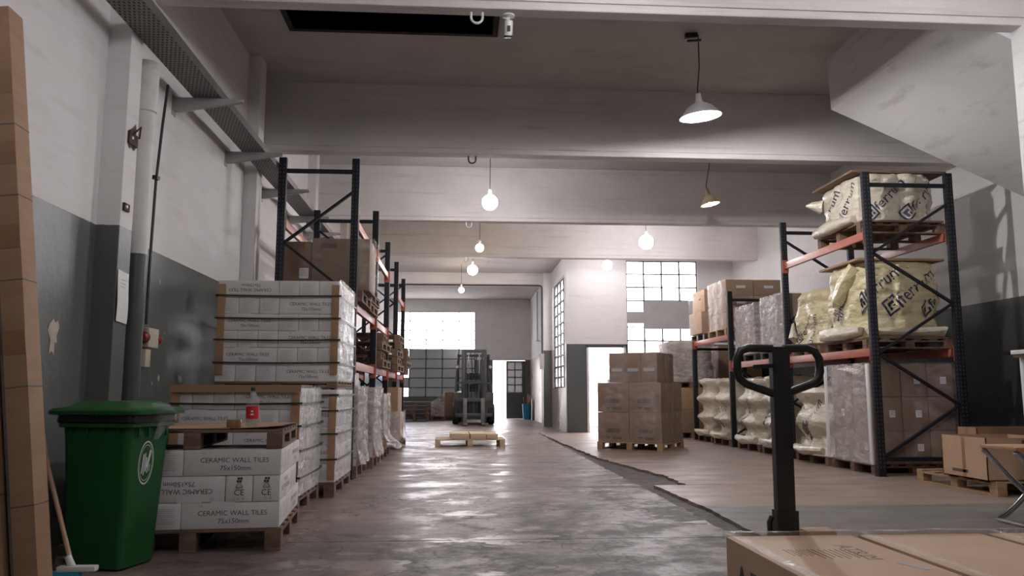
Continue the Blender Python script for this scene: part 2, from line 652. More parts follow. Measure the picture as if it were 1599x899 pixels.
def struct(name, b, smooth=False):
    return tag(b.build(name, smooth=smooth), kind='structure')


def dup(root, loc, rz, label=None, group=None):
    r = root.copy()
    C.objects.link(r)
    r.location = loc
    r.rotation_euler = (0, 0, rz)
    if label:
        r['label'] = label
    if group:
        r['group'] = group
    for ch in list(root.children):
        c = ch.copy()
        C.objects.link(c)
        c.parent = r
        for g in ch.children:
            d = g.copy()
            C.objects.link(d)
            d.parent = c
    return r


def part(name, b, parent, label=None, smooth=True):
    o = b.build(name, parent, smooth=smooth)
    if label:
        o['label'] = label
    return o

# ------------------------------------------------------------------ the building
XL, XR, YB, YF, ZC = -2.6, 7.05, 30.2, -4.0, 5.12
b = MB()
b.b0(XL - .1, XR + .1, YF, YB + .2, -.14, -.03, 'floor_trench')
struct('floor_trench', b)
rnd = random.Random(3)


def slab(name, left, right, m, z0=-.03, z1=0.0, j=.02):
    """A floor slab between two boundary polylines [(x, y)...] both running up in y."""
    def rough(pl):
        out = []
        for (xa, ya), (xb, yb) in zip(pl, pl[1:]):
            n = max(1, int((yb - ya) / .11))
            for i in range(n):
                t = i / n
                jj = rnd.uniform(-j, j) if 0 < t else 0
                out.append((xa + (xb - xa) * t + jj, ya + (yb - ya) * t))
        out.append(pl[-1])
        return out
    L_ = rough(left) if abs(left[0][0]) < 2.55 else left
    R_ = rough(right) if abs(right[0][0]) < 2.55 else right
    poly = L_ + R_[::-1]
    b = MB()
    k = b.mi(m)
    top = [b.bm.verts.new((x, y, z1)) for x, y in poly]
    bot = [b.bm.verts.new((x, y, z0)) for x, y in poly]
    f = b.bm.faces.new(top)
    f.material_index = k
    n = len(poly)
    for i in range(n):
        f = b.bm.faces.new((top[i], bot[i], bot[(i + 1) % n], top[(i + 1) % n]))
        f.material_index = k
    bmesh.ops.triangulate(b.bm, faces=[q for q in b.bm.faces if len(q.verts) > 4])
    return struct(name, b)


ys = [-4, 2.2, 5.62, 8.62, 12.55, 16.5, 20.0]
for i, (ya, yb) in enumerate(zip(ys, ys[1:])):
    xr = 1.95 if yb < 17 else 1.98
    slab('floor_slab_%d' % (i + 1), [(XL, ya + .012), (XL, yb)], [(1.95, ya + .012), (xr, yb)], 'floor_concrete')
slab('floor_slab_7', [(XL, 20.012), (XL, 30.2)], [(2.75, 20.012), (2.75, 30.2)], 'floor_concrete')
slab('floor_slab_8', [(2.12, -4), (2.12, 2.2)], [(XR, -4), (XR, 2.2)], 'floor_tiled')
slab('floor_slab_9', [(2.12, 2.215), (2.13, 6.0), (2.18, 6.9), (2.12, 8.72)], [(XR, 2.215), (XR, 8.72)], 'floor_tiled', j=.012)
slab('floor_slab_10', [(2.48, 8.735), (2.5, 9.7), (2.34, 10.9), (2.16, 12.3), (2.06, 16.2), (2.0, 20.0)], [(XR, 8.735), (XR, 20.0)], 'floor_tiled', j=.035)

b = MB()
b.b0(XL - .25, XL, YF, YB, 0, ZC, 'plaster_aged')
for ya, yb, xx in ((5.83, 6.05, -2.435), (9.64, 9.9, -2.45), (13.6, 13.85, -2.45), (17.5, 17.75, -2.45)):
    b.b0(XL - .01, xx, ya, yb, 0, ZC, 'plaster_aged', bev=.006)
wl = struct('wall_left', b)
b = MB()
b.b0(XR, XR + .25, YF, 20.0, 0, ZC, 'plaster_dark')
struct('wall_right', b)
b = MB()
b.b0(XL - .25, XR + .25, YF - .25, YF, 0, ZC, 'plaster')
struct('wall_front', b)
# back wall with its window and doorway
b = MB()
y0, y1 = YB, YB + .25
m = 'plaster'
b.b0(XL - .25, -2.42, y0, y1, 0, 4.6, m)
b.b0(-2.42, .65, y0, y1, 0, .8, m)
b.b0(-2.42, .65, y0, y1, 4.0, 4.6, m)
b.b0(.65, 1.32, y0, y1, 0, 4.6, m)
b.b0(1.32, 2.55, y0, y1, 2.17, 4.6, m)
b.b0(2.55, 2.95, y0, y1, 0, 4.6, m)
struct('wall_back', b)
# side wall of the rear hall with a tall steel window and a narrow door
b = MB()
m = 'plaster_peeling'
x0, x1 = 2.72, 2.95
b.b0(x0, x1, 20.2, 20.35, 0, 4.6, m)
b.b0(x0, x1, 20.35, 22.95, 0, 1.1, m)
b.b0(x0, x1, 20.35, 22.95, 4.0, 4.6, m)
b.b0(x0, x1, 22.95, 25.1, 0, 4.6, m)
b.b0(x0, x1, 25.1, 25.95, 2.25, 4.6, m)
b.b0(x0, x1, 25.95, YB, 0, 4.6, m)
struct('wall_side', b)
b = MB()
b.b0(2.48, 2.73, 23.2, 23.5, 0, 4.47, 'plaster', bev=.006)
struct('column_side', b)
b = MB()
m = 'plaster'
y0, y1 = 20.0, 20.2
b.b0(2.72, 3.25, y0, y1, 0, ZC, m)
b.b0(3.25, 4.2, y0, y1, 2.14, ZC, m)
b.b0(4.2, 4.27, y0, y1, 0, ZC, m)
b.b0(4.27, 6.12, y0, y1, 0, 1.6, m)
b.b0(4.27, 6.12, y0, y1, 4.33, ZC, m)
b.b0(6.12, XR + .25, y0, y1, 0, ZC, m)
struct('wall_partition', b)

# ceiling with the roof hatch, lower ceiling over the rear hall
b = MB()
m = 'concrete_ceiling'
hx0, hx1, hy0, hy1 = -1.9, .37, 7.35, 8.83
b.b0(XL - .25, hx0, YF, 18.4, ZC, ZC + .2, m)
b.b0(hx1, XR + .25, YF, 18.4, ZC, ZC + .2, m)
b.b0(hx0, hx1, YF, hy0, ZC, ZC + .2, m)
b.b0(hx0, hx1, hy1, 18.4, ZC, ZC + .2, m)
struct('ceiling', b)
b = MB()
for a_ in ((hx0 - .06, hx0, hy0, hy1 + .06), (hx1, hx1 + .06, hy0, hy1 + .06)):
    b.b0(*a_, ZC - .015, ZC + .55, 'hatch_dark')
b.b0(hx0, hx1, hy1, hy1 + .06, ZC - .015, ZC + .55, 'hatch_dark')
b.b0(hx0, hx1, hy0 - .06, hy0, ZC - .015, ZC + .55, 'hatch_dark')
b.b0(hx0 - .06, hx1 + .06, hy0, hy1 + .06, ZC + .5, ZC + .56, 'hatch_dark')
for i in range(1, 4):
    xx = hx0 + (hx1 - hx0) * i / 4
    b.b0(xx - .02, xx + .02, hy0, hy1, ZC + .40, ZC + .48, 'steel_black')
struct('ceiling_hatch', b)
b = MB()
b.b0(XL - .25, 2.95, 18.4, YB + .25, 4.47, 4.67, 'concrete_ceiling')
b.b0(2.95, XR + .25, 18.4, 20.2, 4.47, 4.67, 'concrete_ceiling')
struct('ceiling_rear', b)
for nm, ya, yb, z, m in (('beam_near', 6.58, 6.73, 4.30, 'concrete_beam'), ('beam_second', 10.45, 10.66, 4.17, 'concrete_beam'), ('beam_third', 14.4, 14.6, 4.10, 'concrete_beam'),
                         ('beam_fourth', 18.25, 18.45, 4.085, 'concrete_beam'), ('beam_behind', 2.6, 2.8, 4.3, 'concrete_beam')):
    b = MB()
    b.b0(XL, XR, ya, yb, z, ZC, m, bev=.012)
    b.b0(XL, XR, ya - .022, ya + .02, z + .07, z + .105, m)
    struct(nm, b)
b = MB()
b.b0(XL, 2.72, 23.3, 23.5, 4.08, 4.47, 'concrete_beam', bev=.012)
struct('beam_rear', b)
# sloped stair soffit in the second bay and the column at the near beam
b = MB()
pts = [(4.56, ZC), (4.58, 4.46), (XR, 3.37), (XR, ZC)]
k = b.mi('soffit_white')
va = [b.bm.verts.new((x, 6.73, z)) for x, z in pts]
vb = [b.bm.verts.new((x, 9.25, z)) for x, z in pts]
b.bm.faces.new(va)
b.bm.faces.new(vb[::-1])
for i in range(4):
    b.bm.faces.new((va[i], va[(i + 1) % 4], vb[(i + 1) % 4], vb[i]))
struct('ceiling_stair_soffit', b)
b = MB()
b.b0(5.09, 5.5, 6.35, 6.74, 0, 4.32, 'soffit_white', bev=.01)
struct('column_near', b)

# ------------------------------------------------------------------ windows and doors
def window(name, o, ux, n, wd, ht, rows, dark=(), boards=(), blue=(), skip=(), t=.035):
    """Steel window: o = lower corner, ux = unit vector along it, n columns; panes as one child."""
    up = Vector((0, 0, 1))
    ux = Vector(ux)
    o = Vector(o)
    b = MB()
    out = ux.cross(up)
    for i in range(n + 1):
        p = o + ux * (wd * i / n)
        th_ = t * (1.5 if i in (0, n) else 1)
        b.bar(p, p + up * ht, th_, .05, 'window_iron', up=out)
    for j in range(rows + 1):
        p = o + up * (ht * j / rows)
        th_ = t * (1.5 if j in (0, rows) else .85)
        b.bar(p, p + ux * wd, .05, th_, 'window_iron', up=up)
    fr = struct(name, b)
    g = MB()
    for i in range(n):
        for j in range(rows):
            if (i, j) in skip:
                continue
            mm = 'pane_dirty' if (i, j) in dark else 'pane_blue' if (i, j) in blue else 'pane_clear'
            p = o + ux * (wd * (i + .5) / n) + up * (ht * (j + .5) / rows)
            q0, q1 = ux * (wd / n / 2), up * (ht / rows / 2)
            g.faces([p - q0 - q1, p + q0 - q1, p + q0 + q1, p - q0 + q1], [(0, 1, 2, 3)], mm)
    tag(g.build('window_pane', fr, smooth=False), kind='structure')
    for (i0, i1, z0_, z1_) in boards:
        bb = MB()
        p0 = o + ux * i0
        p1 = o + ux * i1
        c_ = (p0 + p1) / 2 + up * ((z0_ + z1_) / 2) + Vector((0, -.04, 0))
        bb.box(c_, (abs(i1 - i0), .012, z1_ - z0_), 'board_grey')
        tag(bb.build('window_board', fr, smooth=False), kind='structure')
    return fr


dk = [(i, j) for i in range(1, 5) for j in (2, 3, 4)] + [(i, j) for i in range(0, 5) for j in (0, 1)]
dk = [d for d in dk if d not in ((0, 0),)]
window('window_1', (-2.42, YB + .05, .8), (1, 0, 0), 5, 3.07, 3.2, 9, dark=dk, blue=[(0, 2), (0, 3), (0, 4), (0, 0)])
window('window_2', (4.27, 20.06, 1.6), (1, 0, 0), 4, 1.85, 2.73, 8, boards=[(.46, 1.85, .98, 1.70), (.0, .47, 1.12, 1.42)])
window('window_3', (2.80, 20.35, 1.1), (0, 1, 0), 4, 2.6, 2.9, 10, t=.045)
# the doorway at the back: one leaf stands open outwards, the other is shut
b = MB()
b.b0(1.82, 2.55, YB + .04, YB + .09, 0, .98, 'door_grey')
b.b0(1.82, 1.88, YB + .04, YB + .09, .98, 2.16, 'door_grey')
b.b0(2.42, 2.55, YB + .04, YB + .09, .98, 2.16, 'door_grey')
b.b0(1.88, 2.42, YB + .04, YB + .09, 2.10, 2.16, 'door_grey')
for z in (1.26, 1.54, 1.82):
    b.b0(1.88, 2.42, YB + .045, YB + .085, z - .015, z + .015, 'door_grey')
b.b0(2.135, 2.165, YB + .045, YB + .085, .98, 2.1, 'door_grey')
d1 = struct('door_1', b)
b = MB()
b.b0(1.88, 2.42, YB + .06, YB + .065, .98, 2.1, 'pane_frost')
tag(b.build('door_pane', d1, smooth=False), kind='structure')
b = MB()
b.tube([(1.86, YB + .03, 1.02), (1.86, YB - .02, 1.02), (1.94, YB - .02, 1.02)], .009, 'chrome', 6)
tag(b.build('door_handle', d1), kind='structure')
b = MB()
b.b0(2.74, 2.79, 25.1, 25.95, 0, 2.25, 'steel_black')
b.b0(2.70, 2.74, 25.04, 25.10, 0, 2.3, 'door_grey')
struct('door_2', b)
b = MB()
b.b0(3.23, 3.28, 19.97, 20.22, 0, 2.15, 'white_plastic')
b.b0(4.17, 4.22, 19.97, 20.22, 0, 2.15, 'white_plastic')
b.b0(3.2, 4.25, 19.97, 20.22, 2.11, 2.17, 'window_iron')
struct('door_3', b)
# the yard outside
b = MB()
b.b0(-40, 45, 20.2, 70, -.2, -.14, 'yard_ground')
struct('ground_yard', b)
b = MB()
b.b0(2.95, 7.3, 24.4, 24.6, -.1, 2.6, 'yard_wall')
yw = struct('wall_yard', b)
b = MB()
b.b0(3.95, 4.75, 24.34, 24.4, 1.05, 2.1, 'yard_wall')
for i in range(4):
    b.b0(3.98, 4.72, 24.32, 24.36, 1.08 + i * .26, 1.2 + i * .26, 'board_grey', bev=.004)
tag(b.build('window_louvre', yw, smooth=False), kind='structure')

# peeled paint on the left wall
def peel(pts, n=1):
    b = MB()
    b.faces([(XL + .003, y, z) for y, z in pts], [tuple(range(len(pts)))], 'plaster_raw')
    tag(b.build('wall_peeled_patch', wl, smooth=False), kind='structure')


def blob(cy_, cz_, ry, rz_, seed):
    r_ = random.Random(seed)
    return [(cy_ + ry * math.cos(a) * (k_ := r_.uniform(.45, 1.1)), cz_ + rz_ * math.sin(a) * k_) for a in [2 * PI * i / 15 for i in range(15)]]


for cy_, cz_, ry, rz_, sd in ((5.33, 1.36, .08, .14, 1), (6.57, 1.12, .03, .09, 2), (6.72, 1.16, .04, .05, 5), (7.2, 1.12, .03, .03, 3), (7.75, 1.12, .07, .05, 4), (5.0, 1.40, .03, .06, 8), (7.05, 1.07, .02, .02, 9)):
    peel(blob(cy_, cz_, ry, rz_, sd))

# ------------------------------------------------------------------ services on the left wall
t = thing('cable_tray', 'long perforated galvanised cable tray running along the wall above the dado', 'cable tray', (-2.30, 0, 3.66))


def tray_mat():
    m, nt, bs = nodes_of('tray_perforated')
    tc = nt.nodes.new('ShaderNodeTexCoord')
    sx = nt.nodes.new('ShaderNodeSeparateXYZ')
    nt.links.new(tc.outputs['Object'], sx.inputs[0])
    row = mathn(nt, 'FLOOR', mathn(nt, 'MULTIPLY', sx.outputs[1], 22))
    xx = mathn(nt, 'ADD', mathn(nt, 'MULTIPLY', sx.outputs[0], 30), mathn(nt, 'MULTIPLY', mathn(nt, 'MODULO', row, 2), .5))
    fx = mathn(nt, 'ABSOLUTE', mathn(nt, 'SUBTRACT', mathn(nt, 'FRACT', xx), .5))
    fy = mathn(nt, 'ABSOLUTE', mathn(nt, 'SUBTRACT', mathn(nt, 'FRACT', mathn(nt, 'MULTIPLY', sx.outputs[1], 22)), .5))
    hole = mathn(nt, 'MULTIPLY', mathn(nt, 'LESS_THAN', fx, .23), mathn(nt, 'LESS_THAN', fy, .3))
    f = noise_n(nt, tc.outputs['Object'], 4, 4)
    c = mixc(nt, f, (.17, .165, .16), (.26, .25, .245))
    nt.links.new(mixc(nt, hole, c, (.01, .01, .01)), bs.inputs['Base Color'])
    bs.inputs['Roughness'].default_value = .5
    bs.inputs['Metallic'].default_value = .35
    MATS['tray_perforated'] = m


tray_mat()
b = MB()
b.b0(-.125, .125, -3.9, 17.8, 0, .004, 'tray_perforated')
part('tray_base', b, t)
for s in (-1, 1):
    b = MB()
    b.b0(s * .127 - .002, s * .127 + .002, -3.9, 17.8, 0, .075, 'galvanised')
    part('tray_side', b, t)
for i, y in enumerate((7.2, 8.86, 10.5, 12.15, 13.4, 15.45)):
    br = thing('tray_bracket', '', 'bracket', (XL, y, 3.655), 0, 'brackets under the cable tray')
    br['label'] = ['grey cantilever bracket just beyond the white pipe, holding the cable tray',
                   'grey cantilever bracket under the cable tray by the second pilaster', 'grey bracket under the cable tray behind the first rack upright', 'grey bracket under the cable tray behind the middle of the blue rack',
                   'grey bracket under the cable tray before the third pilaster', 'grey bracket under the far end of the cable tray'][i]
    b = MB()
    k = b.mi('bracket_grey')
    pr = [(0, 0), (.62, -.005), (.62, -.035), (.05, -.13), (0, -.13)]
    va = [b.bm.verts.new((x, -.02, z)) for x, z in pr]
    vb = [b.bm.verts.new((x, .02, z)) for x, z in pr]
    b.bm.faces.new(va)
    b.bm.faces.new(vb[::-1])
    for q in range(5):
        b.bm.faces.new((va[q], vb[q], vb[(q + 1) % 5], va[(q + 1) % 5]))
    part('bracket_arm', b, br)
    b = MB()
    b.b0(0, .006, -.05, .05, -.17, .02, 'bracket_grey')
    part('wall_plate', b, br)
t = thing('drain_pipe', 'white painted drain pipe rising beside the pilaster, lower half painted grey', 'pipe', (-2.5, 6.33, 0))
b = MB()
b.tube([(0, 0, 0), (0, 0, 2.06)], .075, 'pipe_dado', 18)
part('lower_pipe', b, t, 'dark grey painted lower length')
b = MB()
b.tube([(0, 0, 2.06), (0, 0, 3.62)], .075, 'pipe_white', 18)
part('upper_pipe', b, t)
b = MB()
b.lathe([(.075, 3.2), (.086, 3.21), (.086, 3.5), (.092, 3.51), (.092, 3.55), (.075, 3.56)], 'pipe_white', 18)
part('pipe_socket', b, t)
t = thing('cable_conduit', 'thin black cable dropping down the wall beside the white drain pipe', 'cable', (-2.475, 6.53, 0))
b = MB()
b.tube([(0, 0, 1.53), (0, .0, 2.0), (.0, .03, 2.7), (.0, .10, 3.2), (0, .17, 3.58)], .012, 'cable_black', 8)
part('cable', b, t)
b = MB()
b.b0(-.02, .02, .0, .06, 2.72, 2.75, 'cable_black')
b.b0(-.11, 0, .025, .04, 2.725, 2.745, 'cable_black')
part('clip', b, t)
t = thing('power_socket', 'cream wall power socket unit with two dark red flap covers', 'socket', (XL, 6.76, 1.30))
b = MB()
b.b0(0, .09, -.06, .16, .06, .22, 'cream_plastic', bev=.012)
b.b0(0, .06, -.03, .08, -.10, .05, 'cream_plastic', bev=.008)
part('socket_body', b, t)
for y, x in ((-.085, .05), (.185, .05)):
    b = MB()
    mx = T3(x, y, .14) @ Matrix.Rotation(R(90), 4, 'X')
    b.lathe([(0, -.045), (.04, -.045), (.05, -.03), (.05, .03), (.04, .045), (0, .045)], 'red_plastic', 14, mx)
    part('flap_cover', b, t, 'dark red round cover')
for y, z, s, nm, lb in ((5.94, 2.86, 1.5, 'broken_junction_box', 'rusty torn-out junction box high on the white pilaster'), (5.90, 2.335, .9, 'switch_box', 'small dark open switch box on the pilaster just above the grey dado')):
    t = thing(nm, lb, 'electrical box', (-2.43, y, z))
    b = MB()
    b.b0(-.01, .012, -.05 * s, .05 * s, -.03 * s, .03 * s, 'rust')
    if s > 1:
        b.faces([(.004, yy, zz) for yy, zz in blob(.01, .02, .10, .13, 31)], [tuple(range(15))], 'rust')
        b.tube([(.01, -.02, .03), (.05, .02, .10), (.03, .05, .02)], .008, 'rust', 6)
    part('box_body', b, t)
    b = MB()
    b.lathe([(0, 0), (.012, 0), (.012, .01), (0, .01)], 'white_plastic', 10, T3(.012, -.025 * s, 0) @ Matrix.Rotation(R(90), 4, 'Y'))
    part('terminal', b, t)
b = MB()
b.grid(lambda u, v: (-2.425 + .004 * math.sin(v * 5), 5.84 + .19 * u, 1.50 + .37 * v - .01 * u), 3, 6, 'paper')
for i in range(3):
    b.b0(-2.4215, -2.4205, 5.88, 5.99 - i * .02, 1.80 - i * .025, 1.803 - i * .025, 'ink_grey')
tag(b.build('paper_notice'), 'white paper notice taped to the grey pilaster', 'notice')
t = thing('rear_conduit', 'dark conduit along the rear beam turning down beside the side window', 'conduit', (0, 23.27, 4.10))
b = MB()
b.tube([(-2.55, 0, 0), (2.38, 0, 0), (2.43, 0, -.02), (2.45, 0, -.07), (2.45, 0, -2.0)], .022, 'window_iron', 8)
part('conduit', b, t)
b = MB()
b.b0(2.38, 2.5, -.1, .03, -2.45, -2.0, 'board_grey', bev=.01)
part('meter_box', b, t)
b = MB()
b.tube([(2.68, 27.0, 4.4), (2.68, 27.0, 2.75), (2.66, 27.0, 2.7), (2.66, 26.4, 2.68)], .02, 'bracket_grey', 8)
tag(b.build('wall_conduit'), 'thin grey conduit dropping down the white side wall of the rear hall', 'conduit')

# hooks and camera on the beams
def hook(x, y, z, m, lb):
    b = MB()
    pts = [(-.05, 0, .02)] + [(-.05 * math.cos(a), 0, -.06 - .05 * math.sin(a)) for a in [PI * i / 8 for i in range(9)]] + [(.05, 0, .02)]
    b.tube(pts, .011, m, 8)
    tag(b.build('ceiling_hook', loc=(x, y, z)), lb, 'hook', 'steel hooks under the beams')


hook(.14, 6.66, 4.31, 'white_plastic', 'white painted U hook under the nearest concrete beam')
hook(.17, 10.56, 4.18, 'window_iron', 'dark U hook under the second concrete beam')
hook(.18, 14.5, 4.11, 'white_plastic', 'pale U hook under the third concrete beam')
hook(.17, 18.35, 4.09, 'white_plastic', 'pale U hook under the fourth concrete beam beside the round lamp')
t = thing('security_camera', 'white bullet security camera hanging under the nearest concrete beam', 'security camera', (.42, 6.70, 4.30))
b = MB()
b.lathe([(0, 0), (.055, 0), (.055, -.012), (.03, -.02), (0, -.02)], 'white_plastic', 18)
b.lathe([(.012, 0), (.012, -.07), (.022, -.08)], 'white_plastic', 10)
part('mount', b, t)
mx = T3(.0, -.01, -.13) @ Matrix.Rotation(R(20), 4, 'X')
b = MB()
b.lathe([(0, .07), (.034, .07), (.038, .06), (.038, -.055), (.034, -.06)], 'white_plastic', 16, mx)
b.box((0, -.040, 0), (.028, .003, .05), 'ink', mx)
part('camera_body', b, t)
b = MB()
b.lathe([(.036, -.056), (.036, -.074), (.02, -.078), (0, -.07)], 'steel_black', 16, mx)
part('lens', b, t)

# ------------------------------------------------------------------ lamps
def globe(x, y, z, r, m, ztop, lb, grp='bare globe lamps'):
    t = thing('globe_lamp', lb, 'lamp', (x, y, z), 0, grp)
    b = MB()
    b.lathe([(r * math.sin(a), -r * math.cos(a)) for a in [PI * i / 12 for i in range(13)]], m, 20)
    part('bulb', b, t)
    b = MB()
    b.lathe([(0, r + .09), (.025, r + .085), (.03, r + .02), (.032, r - .01), (.02, r - .02)], 'bracket_grey', 12)
    part('socket', b, t)
    b = MB()
    b.tube([(0, 0, r + .08), (.003, 0, (ztop - z) * .5), (0, 0, ztop - z)], .006, 'cable_black', 6)
    part('cord', b, t)
    return t


globe(.489, 12.5, 3.997, .125, 'bulb_cool', ZC, 'bright globe lamp, its bloom built into the globe, between the second and third beams')  # globe made larger than the bulb so that it takes in the bloom
globe(.432, 16.4, 3.963, .085, 'bulb_warm', ZC, 'small warm globe lamp between the third and fourth beams')
globe(3.944, 16.4, 4.129, .15, 'bulb_cool', ZC, 'glaring globe lamp before the partition wall, its bloom built into the globe')  # oversized globe: the glow round the bulb is built into its radius
t6 = globe(.343, 19.5, 3.97, .125, 'bulb_cool', 4.47, 'round lamp under a dark junction box just past the fourth beam')
b = MB()
b.lathe([(0, .5), (.06, .5), (.07, .44), (.05, .38), (0, .38)], 'window_iron', 12, T3(0, 0, -.08))
part('junction_box', b, t6, 'dark junction box')
globe(3.627, 19.1, 4.06, .12, 'bulb_soft', 4.47, 'globe lamp hanging close against the white partition wall')
globe(.08, 21.8, 3.76, .075, 'bulb_warm', 4.47, 'smallest warm globe lamp, hanging before the rear beam')
globe(-.2, 1.2, 4.25, .14, 'bulb_cool', ZC, 'globe lamp overhead behind the camera')
globe(4.3, 4.7, 4.21, .11, 'bulb_cool', ZC, 'globe lamp overhead above the pallet jack')


def shade_lamp(x, y, z, ztop, r, h, m, bulb, tilt, lb, br=.045):
    t = thing('shade_lamp', lb, 'lamp', (x, y, z))
    t.rotation_euler = (R(tilt[0]), R(tilt[1]), 0)
    b = MB()
    pr = [(r, 0), (r * .97, .012), (r * .62, h * .55), (r * .42, h * .70), (r * .22, h * .82), (.035, h), (.03, h + .07), (0, h + .075)]
    b.lathe(pr, m, 32)
    b.lathe([(r * .985, .004), (r * .60, h * .52), (r * .40, h * .66), (r * .2, h * .78), (0, h * .9)], 'shade_white', 32)
    b.keep = True
    part('lamp_shade', b, t)
    b = MB()
    b.lathe([(br * math.sin(a), -br * math.cos(a) + h * .03) for a in [PI * i / 10 for i in range(11)]], bulb, 16)
    part('bulb', b, t)
    b = MB()
    L_ = ztop - z
    ti = Matrix.Rotation(R(-tilt[1]), 4, 'Y') @ Matrix.Rotation(R(-tilt[0]), 4, 'X')
    top = ti @ Vector((0, 0, L_))
    b.tube([(0, 0, h + .06), (0, 0, h + .12), top * .6, top], .007, 'cable_black', 6)
    part('cord', b, t)
    return t


t = shade_lamp(2.759, 8.7, 4.13, ZC, .235, .20, 'shade_white', 'bulb_shaded', (3, -6), 'wide enamel shade lamp shining brightly below the dark ceiling', .04)
b = MB()
b.box((0, 0, .96), (.14, .05, .05), 'steel_black')
b.box((.03, 0, .90), (.16, .03, .02), 'steel_black')
part('ceiling_bracket', b, t)
shade_lamp(4.079, 12.5, 4.02, ZC, .155, .20, 'lamp_enamel', 'bulb_dim', (-4, -10), 'small tan cone shade lamp hanging over the right-hand rack aisle', .035)
globe(1.4, 4.9, 4.21, .11, 'bulb_cool', ZC, 'globe lamp overhead in the first bay before the nearest beam')

# ------------------------------------------------------------------ pallets and cartons
def pallet(label, loc, rz=0, wd=1.15, dp=1.1, h=.14, m='wood', detail=True, group=None, name='wooden_pallet'):
    """Block pallet; its long bearer boards run along local y. Base centre at loc."""
    t = thing(name, label, 'pallet', loc, R(rz), group)
    key = (wd, dp, h, m)
    bw = .1
    if key not in PAL:
        b = MB()
        n = 6
        for i in range(n):
            y = -dp / 2 + bw / 2 + (dp - bw) * i / (n - 1)
            b.box((0, y, h - .009), (wd, bw, .018), m, bev=.002)
        for x in (-wd / 2 + .05, 0, wd / 2 - .05):
            b.box((x, 0, h - .028), (.1, dp, .02), m, bev=.002)
        deck = b.mesh('deck')
        b = MB()
        b.box((0, 0, h / 2 - .009), (.1, .12, h - .038 - .02 + .002), m, bev=.003)
        blk = b.mesh('block')
        b = MB()
        for x in (-wd / 2 + .05, 0, wd / 2 - .05):
            b.box((x, 0, .0095), (.1, dp, .019), m, bev=.002)
        bot = b.mesh('bottom_boards')
        b = MB()
        bm_ = b.bm
        for me in (deck, bot):
            bm_.from_mesh(me)
        for x in (-wd / 2 + .05, 0, wd / 2 - .05):
            for y in (-dp / 2 + .06, 0, dp / 2 - .06):
                b.box((x, y, h / 2 - .009), (.1, .12, h - .056), m)
        b.ms = [m]
        PAL[key] = (deck, blk, bot, b.mesh('pallet_timber'))
    deck, blk, bot, allm = PAL[key]
    if detail:
        link('deck', deck, t)
        link('bottom_runner', bot, t)
        for x in (-wd / 2 + .05, 0, wd / 2 - .05):
            for y in (-dp / 2 + .06, 0, dp / 2 - .06):
                link('block', blk, t, (x, y, 0))
    else:
        link('pallet_timber', allm, t)
    return t


PAL = {}
BOXES = {}


def carton(label, loc, size, rz=0, m='cardboard', tape=True, prints=(), group=None, name='carton', bev=.006, cat='box', tilt=0):
    """prints: (face, body, u, v, width, material, turn) with u, v in 0..1 on the face, face in -y +x -x top."""
    key = (size, m, tape, prints)
    if key not in BOXES:
        L_, W_, H_ = size
        b = MB()
        b.box((0, 0, H_ / 2), (L_ - .004, W_ - .004, H_ - .003), m, bev=bev)
        if tape:
            b.box((0, 0, H_ - .0012), (L_ * .998, .055, .0024), 'parcel_tape')
            for s in (-1, 1):
                b.box((s * (L_ / 2 - .0018), 0, H_ - .045), (.003, .055, .09), 'parcel_tape')
            b.box((0, 0, H_ - .0009), (L_ * .99, .004, .003), 'seam')
        for face, body, u, v, wd, mm, turn in prints:
            if face == '-y':
                M = T3((u - .5) * L_, -W_ / 2 + .0014, v * H_) @ FRONT
            elif face == '+x':
                M = T3(L_ / 2 - .0014, (u - .5) * W_, v * H_) @ RIGHT
            elif face == '-x':
                M = T3(-L_ / 2 + .0014, (.5 - u) * W_, v * H_) @ LEFT
            else:
                M = T3((u - .5) * L_, (v - .5) * W_, H_ - .0018)
            M = M @ Matrix.Rotation(R(turn), 4, 'Z')
            if body == '#label':
                b.box((0, 0, 0), (wd, wd * 1.15, .002), mm, M)
                for q in range(4):
                    b.box((0, wd * (.35 - .2 * q), .0012), (wd * .75, wd * .07, .001), 'ink_grey', M)
            elif body == '#lines':
                for q in range(8):
                    b.box((-wd * .04 * (q % 3), wd * (.38 - .105 * q), .0004), (wd * (.86 - .08 * (q % 3)), wd * .018, .0012), mm, M)
            elif body == '#bar':
                b.box((0, 0, .0004), (wd, wd * .28, .0012), mm, M)
            elif body == '#mark':
                for sx in (-1, 1):
                    b.faces([(sx * .0, -wd * .32, .0012), (sx * wd * .5, wd * .3, .0012), (sx * wd * .12, wd * .3, .0012)], [(0, 1, 2)], mm, M)
            elif body == '#blocks':
                for sx, sy in ((-1, 1), (1, 1), (-1, -1), (1, -1)):
                    b.box((sx * wd * .25 + (.1 * wd if sy > 0 else -.05 * wd), sy * wd * .25, .0004), (wd * .42, wd * .42, .0012), mm, M)
            elif body == '#tri':
                pts = [Vector((math.cos(a) * wd / 2, math.sin(a) * wd / 2, .0006)) for a in (PI / 2, PI * 7 / 6, PI * 11 / 6)]
                for q in range(3):
                    b.bar(M @ pts[q], M @ pts[(q + 1) % 3], wd * .16, wd * .03, mm, up=(M.to_3x3() @ Vector((0, 0, 1))).cross(M.to_3x3() @ (pts[(q + 1) % 3] - pts[q])))
            else:
                b.text(body, M @ T3(0, 0, .0006), mm, width=wd)
        BOXES[key] = b.mesh(name)
    o = link(name, BOXES[key], None, loc, R(rz))
    if tilt:
        o.rotation_euler = (0, R(tilt), R(rz))
    return tag(o, label, cat, group)


